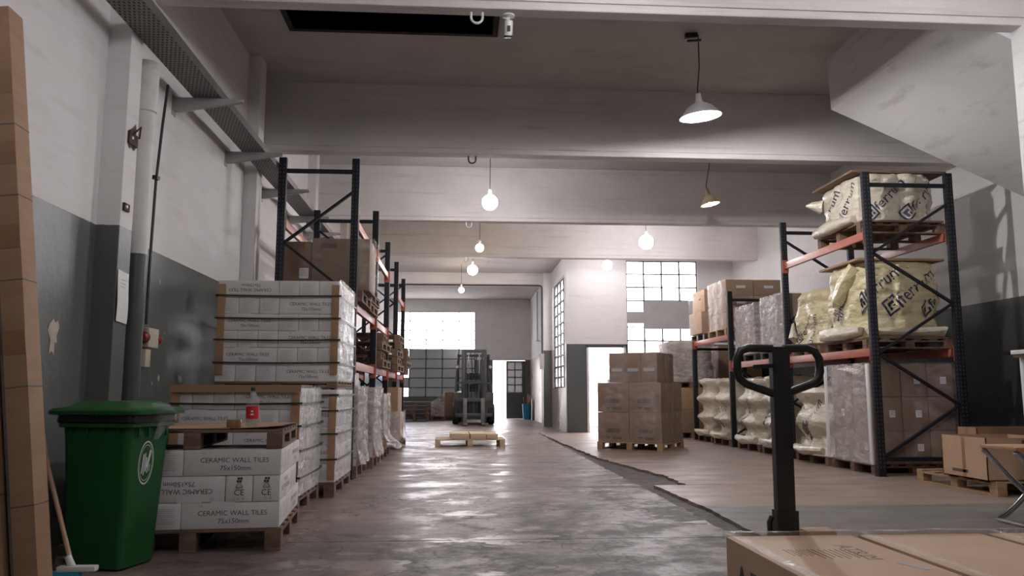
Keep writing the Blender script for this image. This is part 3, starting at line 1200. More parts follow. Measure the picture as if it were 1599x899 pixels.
def tile_prints(L_, e, h, flip, kind):
    tw = L_ * .70
    t_ = 180 if flip else 0
    v1, v2 = (.42, .70) if flip else (.60, .30)
    P = [('-y', 'CERAMIC WALL TILES', .52, v1, tw, 'ink', t_), ('-y', '75x150mm', .53, v2, tw * .45, 'ink', t_)]
    P += [('-y', 'GL', .20 if not flip else .86, .88 if not flip else .12, .028, 'ink_grey', t_), ('-y', '#bar', .42 if not flip else .64, .89 if not flip else .11, .15, 'carton_white', 0)]
    P += [('top', '#lines', .5, .5, e * .7, 'ink_grey', 0)]
    for f in ('+x', '-x'):
        if kind == 'ce' and f == '-x':
            P += [(f, '#blocks', .5, .84, .034, 'ink', 0), (f, '#tri', .5, .63, .05, 'ink', 0), (f, 'CE', .5, .36, .06, 'ink', 0), (f, '- = +', .5, .13, .075, 'ink_grey', 0)]
        else:
            P += [(f, '#lines', .48, .5, e * .72, 'ink_grey', 0)]
    return tuple(P)


ORD = ('top', 'second', 'third', 'fourth', 'fifth', 'bottom')


def tile_stack(x1, y0, z0, lay, L_, e, h, where, n_end=3, nb=None, ce=(), front=True, side=True, rz=0, drop=()):
    """Pinwheel layers from the top down: 'A' ends then long, 'B' long then ends; x1 = aisle edge, y0 = front."""
    n_full = n_end
    nl = len(lay)
    g = 'tile cartons in the ' + where
    for li, ch in enumerate(lay):
        z = z0 + (nl - 1 - li) * h
        flip = ch.islower()
        n_end = nb if nb and ch.upper() == 'B' else n_full
        W_ = L_ + n_end * e
        layer = 'bottom' if li == nl - 1 and nl > 1 else ORD[li]
        s3 = tile_prints(L_, e, h, flip, 'ce' if li in ce else '')
        A = ch.upper() == 'A'
        jx = rnd.uniform(-.006, .006)
        kw = dict(m='carton_white', tape=False, prints=s3, group=g, name='tile_carton', bev=.004, cat='box')
        S = (L_, e, h)
        lab = lambda what: f'{layer}-layer tile carton {what}, {where}'
        if front and li not in drop:
            xl = x1 - L_ / 2 if A else x1 - W_ + L_ / 2
            carton(lab('showing its long printed side'), (xl + jx, y0 + e / 2, z), S, 0, **kw)
            for q in range(n_end):
                xe = x1 - W_ + e * (q + .5) if A else x1 - e * (n_end - q - .5)
                carton(lab('set end-on, ' + ('nearest the wall', 'in the middle', 'nearest the aisle')[q + (3 - n_end)]), (xe + jx, y0 + L_ / 2 + rnd.uniform(-.0015, .0015), z), S, 90, **kw)
        if side and li not in drop:
            if A:
                for q in range(1, n_end):
                    carton(lab(('', 'second', 'third', 'fourth')[q] + ' along the aisle side'), (x1 - L_ / 2 + jx, y0 + e * (q + .5), z), S, 0, **kw)
                carton(lab('lying along the aisle at the back'), (x1 - e / 2 + jx, y0 + n_end * e + L_ / 2, z), S, 90, **kw)
            else:
                for q in range(n_end):
                    carton(lab(('first', 'second', 'third')[q] + ' from the back on the aisle side'), (x1 - L_ / 2 + jx, y0 + L_ + e * (n_end - q - .5), z), S, 0, **kw)
        elif False:
            pass


def ring_strap(b, x0, x1, y0, y1, z, m='strap', w_=.016, sag=0.0):
    t_ = .0025
    pts = [(x0, y0), (x1, y0), (x1, y1), (x0, y1)]
    for i in range(4):
        p, q = pts[i], pts[(i + 1) % 4]
        n = 6
        for k in range(n):
            a_, b_ = k / n, (k + 1) / n
            za = z - sag * math.sin(PI * a_)
            zb = z - sag * math.sin(PI * b_)
            pa = (p[0] + (q[0] - p[0]) * a_, p[1] + (q[1] - p[1]) * a_, za)
            pb = (p[0] + (q[0] - p[0]) * b_, p[1] + (q[1] - p[1]) * b_, zb)
            b.bar(pa, pb, t_ if i % 2 else t_, w_, m) if False else b.bar(pa, pb, t_, w_, m, up=(0, 0, 1))


def film_shell(x0, x1, y0, y1, z0, z1, m, seed=0, amp=.010, sides='frlb', top=False, flare=0.0, pinch=0.0, res=.05):
    """Wrinkled stretch film round a load, only on the sides asked for (front, right, left, back)."""
    b = MB()
    cs = {'f': ((x0, y0), (x1, y0)), 'r': ((x1, y0), (x1, y1)), 'b': ((x1, y1), (x0, y1)), 'l': ((x0, y1), (x0, y0))}
    nrm = {'f': (0, -1), 'r': (1, 0), 'b': (0, 1), 'l': (-1, 0)}
    for s in sides:
        (xa, ya), (xb, yb) = cs[s]
        nx, ny = nrm[s]
        ln = math.hypot(xb - xa, yb - ya)

        def fn(u, v):
            x, y, z = xa + (xb - xa) * u, ya + (yb - ya) * u, z0 + (z1 - z0) * v
            d = noise.noise(Vector((x * 5 + seed, y * 5, z * 3.2))) + .6 * noise.noise(Vector((x * 13 + seed, y * 13, z * 7)))
            e = min(1, min(u, 1 - u) * 8)
            k = amp * (.9 + d) * e + flare * max(0, 1 - v * 3.2) ** 2 - pinch * math.sin(PI * v)
            return Vector((x + nx * k, y + ny * k, z + flare * .0))
        b.grid(fn, max(3, int(ln / res)), max(3, int((z1 - z0) / res)), m)
    if top:
        b.grid(lambda u, v: Vector((x0 + (x1 - x0) * u, y0 + (y1 - y0) * v, z1 + .006 + .012 * noise.noise(Vector((u * 6 + seed, v * 6, 0))))), 14, 14, m)
    return b


def strapped_wrap(label, x0, x1, y0, y1, z0, z1, zs, seed, sides='r', batten_bot=.03, film_m='film_silver', fr_strip=.10):
    t = thing('load_wrapping', label, 'wrapping', ((x0 + x1) / 2, (y0 + y1) / 2, z0))
    o = Vector(t.location)
    inv = T3(*(-o))

    def put(nm, bb, lb=None):
        bb.bm.transform(inv)
        part(nm, bb, t, lb)
    g = .006
    if sides:
        put('stretch_film', film_shell(x0 - g, x1 + g, y0 - g, y1 + g, z0 + .01, z1 + .004, film_m, seed, .012, sides), 'shiny wrinkled stretch film')
    b = MB()
    b.b0(x0 - .02, x1 + .02, y0 - .02, y0 + .2, z1 + .002, z1 + .012, 'film_milky')
    for xx in (x0 + .035, x1 - .035):
        b = MB()
        b.b0(xx - .035, xx + .035, y0 - .016, y0 - .008, z0 + batten_bot, z1 - .05, 'batten', bev=.002)
        put('corner_batten', b, 'brown corner batten')
    for z in zs:
        b = MB()
        ring_strap(b, x0 - .022, x1 + .022, y0 - .022, y1 + .022, z, sag=.006)
        put('strap', b, 'dark green plastic strap')
    return t


# --- the low stack beside the bin
P1x, P1y = -1.125, 5.34
n0 = set(C.objects)
pallet('wooden pallet on the floor under the low unwrapped tile stack', (P1x - .555, P1y + .55, 0), 0, 1.13, 1.10, m='wood_old')
tile_stack(P1x, P1y, .142, ['A', 'b', 'A'], .60, .168, .164, 'low open stack', nb=2, ce=(1,))
tp = pallet('wooden pallet lying on top of the low tile stack, under a cardboard sheet', (P1x - .57, P1y + .52, .637), 1.0, 1.12, 1.02, .12, m='wood_old')
b = MB()
for dz in (.0, .005):
    b.grid(lambda u, v: Vector((-.50 + 1.04 * u, -.47 + .97 * v, dz + .04 * max(0, u - .72) ** 1.5 * (1 - v) * 2.4)), 24, 10, 'cardboard')
b.b0(-.50, .22, -.471, -.469, 0, .005, 'seam')
b.keep = True
tag(b.build('cardboard_sheet', loc=(P1x - .56, P1y + .52, .761)), 'flat cardboard sheet laid over the upper pallet, one corner lifting', 'cardboard')
# bottle and tape roll
t = thing('soda_bottle', 'clear plastic bottle with a red label and black cap on the cardboard sheet', 'bottle', (-1.335, P1y + .10, .769))
b = MB()
b.lathe([(0, .004), (.028, 0), (.040, .012), (.041, .05), (.0385, .06), (.0385, .13), (.041, .14), (.040, .165), (.030, .20), (.016, .228), (.013, .25), (.0, .25)], 'bottle_clear', 20)
part('bottle_body', b, t)
b = MB()
b.lathe([(.0405, .055), (.0415, .056), (.0415, .135), (.0405, .136)], 'label_red', 20)
for z, w_ in ((.105, .03), (.085, .04)):
    b.box((.005, -.0415, z), (w_ * .5, .002, .010), 'label_white')
part('bottle_label', b, t, 'red label band')
b = MB()
b.lathe([(.0145, .237), (.0155, .24), (.0155, .258), (.012, .262), (0, .262)], 'ink', 16)
part('cap', b, t, 'black screw cap')
b = MB()
b.lathe([(.024, 0), (.045, 0), (.047, .003), (.047, .047), (.045, .05), (.024, .05), (.024, 0)], 'parcel_tape', 24)
tag(b.build('tape_roll', loc=(-1.455, P1y + .14, .769)), 'roll of brown parcel tape beside the soda bottle', 'tape')
pv = Vector((P1x, P1y, 0))
for o in [o for o in C.objects if o not in n0 and o.parent is None]:
    q = o.location - pv
    o.location = pv + Matrix.Rotation(R(5), 3, 'Z') @ q
    o.rotation_euler.z += R(5)

# --- the strapped stack behind it
P2x, P2y = -1.30, 6.80
pallet('wooden pallet under the strapped tile stack behind the bottle', (P2x - .52, P2y + .52, 0), 0, 1.04, 1.04, m='wood_old')
tile_stack(P2x, P2y, .142, ['A', 'B', 'A', 'B', 'A'], .53, .17, .178, 'strapped stack behind the bottle', drop=())
strapped_wrap('straps, corner battens and film binding the tile stack behind the bottle', P2x - 1.04, P2x, P2y, P2y + 1.04, .14, 1.04, (.30, .52, .72, .905), 3)
b = MB()
b.b0(-.53, .53, -.03, .5, 0, .012, 'cardboard')
b.b0(-.53, .53, -.034, -.03, -.05, .012, 'cardboard')
tag(b.build('cardboard_cover', loc=(P2x - .52, P2y, 1.045), smooth=False), 'brown cardboard cover sheet folded over the strapped tile stack', 'cardboard')

# --- the stack carrying the tall one
P3x, P3y = -1.165, 7.90
pallet('wooden pallet on the floor under the second strapped tile stack', (P3x - .58, P3y + .58, 0), 0, 1.16, 1.16, m='wood_old')
tile_stack(P3x, P3y, .142, ['B', 'A', 'B', 'A', 'B'], .58, .193, .176, 'lower strapped stack', front=True)
strapped_wrap('straps, corner battens and film binding the stack below the tall tile stack', P3x - 1.16, P3x, P3y, P3y + 1.16, .14, 1.03, (.36, .60, .82, .97), 9)
pallet('thin wooden pallet between the two strapped tile stacks', (P3x - .58, P3y + .58, 1.035), 0, 1.16, 1.16, h=.06, m='wood_old')
tile_stack(P3x, P3y, 1.096, ['b', 'A', 'B', 'A', 'B', 'A'], .58, .193, .164, 'tall upper stack')
strapped_wrap('straps, corner battens and shiny film binding the tall upper tile stack', P3x - 1.16, P3x, P3y, P3y + 1.16, 1.096, 2.09, (1.28, 1.50, 1.71, 1.93), 15, batten_bot=.07)


# ------------------------------------------------------------------ pallet racks
def rack(name, label, xs, frames, beams, holes=(), flip=0, zoff=0):
    """frames: (y, height); beams: (i0, i1, z); xs = (aisle x, rear x)."""
    t = thing(name, label, 'rack', (xs[0], frames[0][0], 0))
    o = Vector((xs[0], frames[0][0], 0))
    wd = xs[1] - xs[0]
    sg = 1 if wd > 0 else -1
    for i, (y, H_) in enumerate(frames):
        yy = y - o.y
        for x in (0, wd):
            b = MB()
            b.b0(x - .045, x + .045, yy - .035, yy + .035, .008, H_, 'rack_blue', bev=.006)
            b.b0(x - .06, x + .06, yy - .05, yy + .05, 0, .008, 'rack_blue')
            if i in holes:
                for k in range(int(H_ / .05) - 2):
                    for s in (-1, 1):
                        b.b0(x - .012 + s * .022, x + .012 + s * .022 - .008, yy - .0365, yy - .034, .1 + k * .05, .125 + k * .05, 'rack_hole')
                    b.b0(x - sg * .0465, x - sg * .044, yy - .010, yy + .010, .1 + k * .05, .125 + k * .05, 'rack_hole')
            part('upright_post', b, t)
        zs = [.22, .22 + .62 * 1, .22 + .62 * 2, .22 + .62 * 3, .22 + .62 * 4, .22 + .62 * 5]
        zs = [z + zoff for z in zs if z < H_ - .2]
        for k, (za, zb) in enumerate(zip(zs, zs[1:])):
            b = MB()
            xa, xb = (.04 * sg, wd - .04 * sg)
            if (k + i + flip) % 2:
                xa, xb = xb, xa
            b.bar((xa, yy, za), (xb, yy, zb), .03, .045, 'rack_blue', up=(0, 1, 0))
            part('diagonal_brace', b, t)
        for z in (H_ - .16, .2):
            b = MB()
            b.b0(min(0, wd) + .04, max(0, wd) - .04, yy - .015, yy + .015, z - .025, z + .025, 'rack_blue')
            part('cross_brace', b, t)
    for i0, i1, z in beams:
        for x in (0, wd):
            b = MB()
            ya, yb = frames[i0][0] - o.y + .036, frames[i1][0] - o.y - .036
            b.b0(x - .022, x + .022, ya, yb, z - .10, z, 'rack_orange', bev=.004)
            for yc in (ya + .002, yb - .002):
                b.b0(x - .05, x + .05, yc - .004, yc + .004, z - .16, z + .04, 'rack_orange')
            part('load_beam', b, t)
    return t


LF = [(9.55, 3.80), (11.95, 3.70), (14.05, 3.62), (16.1, 3.6), (18.2, 3.55)]
rack('pallet_rack', 'dark blue pallet rack with orange beams standing along the left wall', (-1.25, -2.12), LF,
     [(0, 1, 2.07), (1, 2, 2.07), (0, 1, 3.08), (1, 2, 3.06), (3, 4, 2.98), (0, 1, 1.36), (1, 2, 1.36), (2, 3, 1.36), (3, 4, 1.36)], holes=(0,), flip=1, zoff=.06)
RF = [(9.42, 3.72), (11.98, 3.62), (14.55, 2.86), (16.85, 2.06)]
rack('pallet_rack', 'dark blue pallet rack with orange beams holding bagged bathroom ware', (5.05, 6.12), RF,
     [(0, 1, 2.98), (0, 1, 1.53), (1, 2, 1.53), (2, 3, 2.06)], holes=(0, 1))

# --- on the left rack
for (x, y, s, m, lb, pr) in ((-1.95, 9.95, (.40, .62, .60), 'cardboard_dark', 'dark brown carton with a small white label on the upper left-rack beams', (('-y', '#label', .80, .35, .11, 'label_white', 0),)),
                             (-1.37, 9.98, (.70, .70, .64), 'cardboard_dark', 'wide brown carton with bulging film on the upper left-rack beams', (('-y', '#bar', .28, .86, .2, 'ink_faint', 0),))):
    carton(lb, (x - .04 if s[0] < .5 else x - .06, y + .1, 2.214), s, 0, m, prints=pr)
pallet('wooden pallet under two brown cartons on the upper left-rack beams', (-1.70, 10.15, 2.072), 0, 1.1, 1.0, m='wood_old', detail=False)
b = film_shell(-1.80, -1.05, 9.69, 10.46, 2.22, 2.85, 'film_clear', 21, .03, 'fr')
tag(b.build('film_wrap'), 'clear film round the wide brown carton on the left rack', 'film')


def pallet_pile(n, x, y, z, wd, dp, h, where, m='wood_old'):
    for i in range(n):
        pallet(f'empty wooden pallet, {"bottom" if i == 0 else "top" if i == n - 1 else ORD[i]} of the pile {where}' if i in (0, n - 1) else f'empty wooden pallet, {("", "second", "third", "fourth", "fifth", "sixth")[i]} up in the pile {where}',
               (x + rnd.uniform(-.04, .04), y + rnd.uniform(-.04, .04), z + i * (h + .002)), rnd.uniform(-3, 3), wd, dp, h, m, detail=False, group='empty pallets ' + where)


pallet_pile(2, -1.66, 11.25, 2.072, 1.0, 1.0, .13, 'on the left-rack middle beams')
pallet_pile(4, -1.66, 12.75, 1.362, 1.05, 1.1, .13, 'on the second-bay low beams')
pallet_pile(5, -1.62, 15.0, 1.362, 1.1, 1.1, .13, 'on the third-bay low beams')
pallet_pile(4, -1.62, 17.1, 1.362, 1.1, 1.1, .13, 'on the last-bay low beams')
pallet_pile(2, -1.66, 15.0, 2.072 - .05, .9, .9, .12, 'crowning the third rack bay') if False else None
# --- wrapped loads on the floor under it
def wrapped_load(name, y0, y1, x0, x1, z1, lb, seed, m='film_silver', flare=.06, body='cardboard_dark', cat='wrapped load', gap=.0, rows=2):
    pallet('wooden pallet under the ' + lb, ((x0 + x1) / 2, (y0 + y1) / 2, 0), 90, y1 - y0, x1 - x0, m='wood_old', detail=False)
    h = (z1 - .145) / rows
    for i in range(rows):
        carton(f'brown carton, {"lower" if i == 0 else "upper"} of two under the {lb}', ((x0 + x1) / 2, (y0 + y1) / 2, .142 + i * h), (x1 - x0 - .06 - gap * i, y1 - y0 - .26, h - .002), 0, body)
    b = film_shell(x0 + .02, x1 - .010, y0 + .09, y1 - .02, .146, z1 + .01, m, seed, .035, 'fr', flare=flare, pinch=.0, res=.04)
    tag(b.build('film_wrap'), f'crumpled shiny stretch film over the {lb}', 'film')


wrapped_load('a', 9.63, 10.68, -2.25, -1.17, 1.06, 'narrow film-wrapped load nearest the tile stacks', 31, flare=.05)
wrapped_load('b', 10.78, 11.86, -2.2, -1.10, 1.05, 'second film-wrapped load along the left rack', 37, flare=.05)
wrapped_load('c', 12.25, 13.42, -2.2, -1.10, .97, 'loosely wrapped load with film trailing on the floor', 43, m='film_milky', flare=.22)
pallet('dark wooden pallet under the last brown cartons of the left rack', (-1.55, 14.95, 0), 0, 1.15, 1.2, m='wood_old', detail=False)
carton('large brown carton at the end of the film-wrapped row', (-1.58, 14.90, .62), (1.06, 1.0, .46), 0, 'cardboard', prints=(('-y', '#label', .42, .55, .14, 'ink_faint', 0), ('-y', '#bar', .45, .8, .22, 'ink_faint', 0)))
carton('brown carton on the last pallet, below the large one', (-1.56, 14.90, .142), (1.1, 1.06, .475), 0, 'cardboard_pale')
b = film_shell(-2.12, -1.0, 14.35, 15.45, .15, .66, 'film_milky', 52, .03, 'fr', flare=.1)
tag(b.build('film_wrap'), 'torn milky film round the lower carton at the end of the row', 'film')
carton('small white carton on top of the first film-wrapped load', (-1.42, 10.3, 1.078), (.3, .4, .16), 0, 'carton_white')

# ------------------------------------------------------------------ far end: pallets, cartons, forklift
pallet_pile(5, -1.48, 28.3, 0, 1.0, 1.0, .13, 'by the back window')
pallet('wooden pallet under the film-wrapped cartons behind the forklift', (-.45, 29.0, 0), 0, 1.0, .9, m='wood_old', detail=False)
carton('long brown carton at the bottom of the pile behind the forklift', (-.45, 29.0, .142), (.92, .8, .48), 0, 'cardboard_dark')
carton('smaller brown carton topping the pile behind the forklift', (-.22, 29.0, .624), (.46, .6, .36), 0, 'cardboard_dark')
b = MB()
b.grid(lambda u, v: Vector((-.93 + .48 * u * (1), 28.56 + .005 * math.sin(9 * u), .15 + .5 * v + .35 * v * u ** 1.5)), 10, 10, 'film_milky')
b.grid(lambda u, v: Vector((-.93 + .48 * u, 28.56 + .8 * v, .65 + .35 * u ** 1.5 + .02 * noise.noise(Vector((u * 7, v * 7, 2))))), 10, 8, 'film_milky')
tag(b.build('film_wrap'), 'milky film draped over the cartons behind the forklift', 'film')
t = thing('paint_bucket', 'blue bucket holding sticks beside the back door', 'bucket', (2.52, 29.35, 0))
b = MB()
b.lathe([(0, 0), (.14, 0), (.17, .55), (.18, .56), (.16, .56), (.13, .03), (0, .03)], 'blue_plastic', 20)
part('bucket_body', b, t)
for i, (x, y) in enumerate(((-.06, .02), (.05, .04), (.02, -.05))):
    b = MB()
    b.bar((x * .5, y * .5, .03), (x * 2, y * 2, .80 + .06 * i), .05, .03, 'wood')
    part('stick', b, t)
b = MB()
b.b0(-.02, .02, -.15, .15, 0, .72, 'board_grey', bev=.004)
tag(b.build('offcut_board', loc=(2.66, 28.75, 0)), 'pale board leaning on the side wall near the blue bucket', 'board')

# forklift
fk = thing('forklift', 'dark grey counterbalance forklift parked facing the camera before the back window', 'forklift', (.50, 24.8, 0))
M_ = 'forklift_grey'
for sx in (-1, 1):
    b = MB()
    b.b0(sx * .34 - .045, sx * .34 + .045, 0, .11, .08, 2.28, M_, bev=.008)
    part('outer_mast_rail', b, fk)
    b = MB()
    b.b0(sx * .255 - .03, sx * .255 + .03, .01, .10, .12, 2.24, 'steel_black', bev=.006)
    part('inner_mast_rail', b, fk)
    b = MB()
    b.tube([(sx * .17, .07, .2), (sx * .17, .07, 1.55)], .035, 'steel_black', 10)
    b.tube([(sx * .17, .07, 1.55), (sx * .17, .07, 2.15)], .02, 'chrome', 10)
    part('lift_cylinder', b, fk)
    b = MB()
    b.b0(sx * .27 - .06, sx * .27 + .06, -.10, -.06, .05, .80, 'fork_steel', bev=.006)
    b.b0(sx * .27 - .06, sx * .27 + .06, -1.05, -.06, .04, .085, 'fork_steel', bev=.006)
    part('fork', b, fk)
    b = MB()
    mx = T3(sx * .55, .48, .32) @ Matrix.Rotation(R(90), 4, 'Y')
    b.lathe([(.10, -.11), (.16, -.10), (.17, -.06), (.29, -.10), (.32, -.07), (.32, .07), (.29, .10), (.17, .06), (.16, .10), (.10, .11), (0, .1)], 'rubber', 28, mx)
    w_ = part('front_wheel', b, fk)
    b = MB()
    b.lathe([(0, .075), (.05, .075), (.15, .06), (.15, .05)], 'bracket_grey', 20, T3(sx * .55, .48, .32) @ Matrix.Rotation(R(90 * sx), 4, 'Y'))
    part('wheel_hub', b, w_)
    b = MB()
    b.lathe([(.0, -.09), (.22, -.09), (.25, -.06), (.25, .06), (.22, .09), (0, .09)], 'rubber', 24, T3(sx * .45, 2.0, .25) @ Matrix.Rotation(R(90), 4, 'Y'))
    part('rear_wheel', b, fk)
    b = MB()
    b.tube([(sx * .56, .42, .95), (sx * .54, .55, 1.45), (sx * .47, .85, 2.16)], .035, M_, 8)
    part('guard_pillar', b, fk)
    b = MB()
    b.tube([(sx * .52, 1.75, .95), (sx * .47, 1.65, 2.16)], .035, M_, 8)
    part('guard_rear_pillar', b, fk)
    b = MB()
    b.box((sx * .52, .40, 1.77), (.12, .10, .14), 'steel_black', bev=.02)
    b.lathe([(0, 0), (.05, 0), (.05, .012), (0, .02)], 'label_white', 14, T3(sx * .52, .35, 1.77) @ Matrix.Rotation(R(90), 4, 'X'))
    part('headlamp', b, fk)
for z0, z1 in ((2.20, 2.30), (1.30, 1.36), (.16, .26)):
    b = MB()
    b.b0(-.38, .38, .03, .12, z0, z1, M_, bev=.006)
    part('mast_crossbar', b, fk)
for z in (.24, .70):
    b = MB()
    b.b0(-.56, .56, -.06, -.01, z, z + .11, 'forklift_grey', bev=.008)
    part('carriage_bar', b, fk)
b = MB()
for x in (-.54, -.30, -.15, .15, .30, .54):
    b.b0(x - .018, x + .018, -.05, -.02, .80, 1.28, M_)
b.b0(-.56, .56, -.05, -.02, 1.25, 1.30, M_)
part('load_backrest', b, fk)
b = MB()
b.b0(-.50, .50, .42, 1.75, .30, .72, 'forklift_body', bev=.05)
b.b0(-.62, .62, .28, .80, .60, .74, 'forklift_body', bev=.03)
b.b0(-.62, .62, .22, .30, .30, .98, 'forklift_body', bev=.03)
b.b0(-.55, .55, .45, .62, .72, 1.0, 'forklift_body', bev=.03)
part('chassis', b, fk)
b = MB()
b.b0(-.56, .56, 1.5, 2.35, .22, 1.02, 'forklift_body', bev=.10)
part('counterweight', b, fk)
b = MB()
b.b0(-.52, .52, .80, 1.75, 2.13, 2.18, M_, bev=.01)
for x in (-.3, -.1, .1, .3):
    b.b0(x - .02, x + .02, .8, 1.75, 2.17, 2.21, M_)
part('overhead_guard', b, fk)
b = MB()
b.b0(-.25, .25, 1.1, 1.55, .95, 1.08, 'rubber', bev=.04)
b.b0(-.24, .24, 1.48, 1.62, 1.05, 1.62, 'rubber', bev=.05)
part('seat', b, fk)
b = MB()
wm = T3(0, .95, 1.32) @ Matrix.Rotation(R(-35), 4, 'X')
b.tube([wm @ Vector((.19 * math.cos(a), .19 * math.sin(a), 0)) for a in [2 * PI * i / 20 for i in range(20)]], .016, 'steel_black', 8, closed=True)
for a in (0, 2.1, 4.2):
    b.tube([wm @ Vector((0, 0, -.02)), wm @ Vector((.19 * math.cos(a), .19 * math.sin(a), 0))], .010, 'steel_black', 6)
b.tube([wm @ Vector((0, 0, 0)), wm @ Vector((0, .0, -.5))], .025, 'steel_black', 8)
part('steering_wheel', b, fk)
for sx in (-1, 1):
    b = MB()
    pts = [(sx * .06, .04, .3), (sx * .07, .0, .9), (sx * .05, .02, 1.5), (sx * .08, .05, 2.1)]
    b.tube(pts, .014, 'rubber', 6)
    part('hydraulic_hose', b, fk)

# pale pallet with planks in the aisle
pp = pallet('pale new pallet lying in the middle of the aisle before the forklift', (.23, 15.55, 0), 1.5, 1.30, .9, .125, m='wood_pale')
for i, (x, w_, lb) in enumerate(((-.04, .36, 'pale plank laid on the aisle pallet, wall side'), (.30, .30, 'pale plank laid on the aisle pallet, middle one'), (.56, .22, 'pale plank laid on the aisle pallet, gutter side'))):
    b = MB()
    b.b0(-w_ / 2 + .004, w_ / 2 - .004, -.45, .45, 0, .10 if i < 2 else .09, 'wood_pale', bev=.006)
    tag(b.build('timber_plank', loc=(x + .08, 15.55, .127), rz=R(1.5)), lb, 'plank')

# ------------------------------------------------------------------ carton pallet in the right half
CA = -33.0
cc = Vector((3.30, 14.43, 0))
cm = T3(*cc) @ ROT(CA)
pallet('wooden pallet under the big film-wrapped carton load beside the gutter', cc, CA, 1.2, 1.2, .13, m='wood')
lp = (('-y', '#mark', .34, .13, .09, 'ink', 0), ('-y', 'VIVIX', .60, .13, .16, 'ink_faint', 0), ('-y', '#bar', .5, .38, .26, 'ink_faint', 0))
lp = tuple(p for p in lp if p[1] != 'VIVIX') + (('-y', '#bar', .62, .13, .16, 'ink_faint', 0),)
for r_ in range(2):
    for i in range(2):
        for j in range(2):
            p = cm @ Vector((-.295 + .59 * i, -.295 + .59 * j, .132 + .515 * r_))
            carton('big brown carton, %s tier, %s, of the load beside the gutter' % (('lower', 'upper')[r_], (('front corner by the doorway', 'rear corner by the doorway'), ('front corner by the rack', 'rear corner by the rack'))[i][j]),
                   p, (.585, .585, .512), CA, 'cardboard_dark', prints=lp, group='cartons of the load beside the gutter')
for i in range(3):
    for j in range(2):
        p = cm @ Vector((-.26 + .30 * i, -.24 + .46 * j, 1.166))
        carton('smaller brown carton on top of the gutter load, %s, %s row' % (('nearest the doorway', 'middle', 'nearest the rack')[i], ('front', 'back')[j]), p, (.297, .455, .52), CA, 'cardboard_dark',
               prints=(('-y', '#bar', .5, .42, .2, 'ink_grey', 0),), group='smaller cartons on the gutter load')
for (x0, x1, y0, y1, z0, z1, sd, lb) in ((-.595, .595, -.595, .595, .135, 1.17, 61, 'clear film round the lower tiers of the gutter load'), (-.42, .50, -.475, .45, 1.165, 1.70, 67, 'clear wrinkled film round the three top cartons of the gutter load')):
    b = film_shell(x0, x1, y0, y1, z0, z1, 'film_clear', sd, .012, 'fr', top=z1 > 1.5)
    b.bm.transform(cm)
    tag(b.build('film_wrap'), lb, 'film')
# stack behind it
pallet('wooden pallet on the floor under the carton tower by the window wall', (5.12, 17.85, 0), 0, 1.1, 1.0, .13, m='wood_old', detail=False)
carton('brown carton at the bottom of the tower by the window wall', (5.12, 17.85, .132), (1.04, .95, .50), 0, 'cardboard_dark')
carton('brown carton, second from the bottom of the tower by the window wall', (5.12, 17.85, .634), (1.02, .95, .46), 0, 'cardboard')
pallet('wooden pallet halfway up the carton tower by the window wall', (5.12, 17.85, 1.096), 0, 1.1, 1.0, .12, m='wood_old', detail=False)
carton('brown carton just above the middle pallet of the window tower', (5.12, 17.85, 1.218), (1.04, .95, .42), 0, 'cardboard_dark')
carton('brown carton topping the tower by the window wall', (5.12, 17.85, 1.64), (.96, .9, .46), 0, 'cardboard_dark')
b = film_shell(4.59, 5.65, 17.36, 18.34, 1.22, 2.11, 'film_silver', 71, .02, 'lf')
b2 = b
tag(b.build('film_wrap'), 'bright film on the upper half of the tower by the window wall', 'film')
carton('white wrapped pack standing in the doorway behind the gutter load', (3.62, 17.7, .0), (.5, .6, .75), 0, 'carton_white')
carton('second white pack stacked in the doorway behind the gutter load', (3.60, 17.7, .752), (.46, .56, .52), 0, 'carton_white')

# ------------------------------------------------------------------ bagged bathroom ware on the right rack
def sgn(x):
    return 1 if x >= 0 else -1


def bag_fn(w_, d_, h, seed, prof, lump=.03, n=4.0):
    def S(a, v, off=0.0):
        c, s = math.cos(a), math.sin(a)
        rr = (abs(c) ** n + abs(s) ** n) ** (-1 / n)
        k = prof(v, a)
        x, y = w_ / 2 * rr * c, d_ / 2 * rr * s
        q = Vector((x * 3.5 + seed, y * 3.5, v * h * 3.5))
        d = lump * (noise.noise(q) + .55 * noise.noise(q * 2.7) + .22 * (1 - abs(noise.noise(q * 5.5)) * 2))
        l = math.hypot(x, y)
        f = k + (d + off) / max(l, .05)
        return Vector((x * f, y * f, v * h))
    return S


def bag_mesh(S, h, m, seed, nu=72, nv=44, droop=.02):
    b = MB()
    b.grid(lambda u, v: S(2 * PI * u, v), nu, nv, m, wrap=True)

    def cap(u, v):
        p = S(2 * PI * u, 1.0)
        f = 1 - v * .98
        return Vector((p.x * f, p.y * f, h + droop * noise.noise(Vector((p.x * f * 6 + seed, p.y * f * 6, 1))) * min(1, v * 4)))
    b.grid(cap, nu, 10, m, wrap=True)
    bmesh.ops.remove_doubles(b.bm, verts=list(b.bm.verts), dist=.0005)
    return b


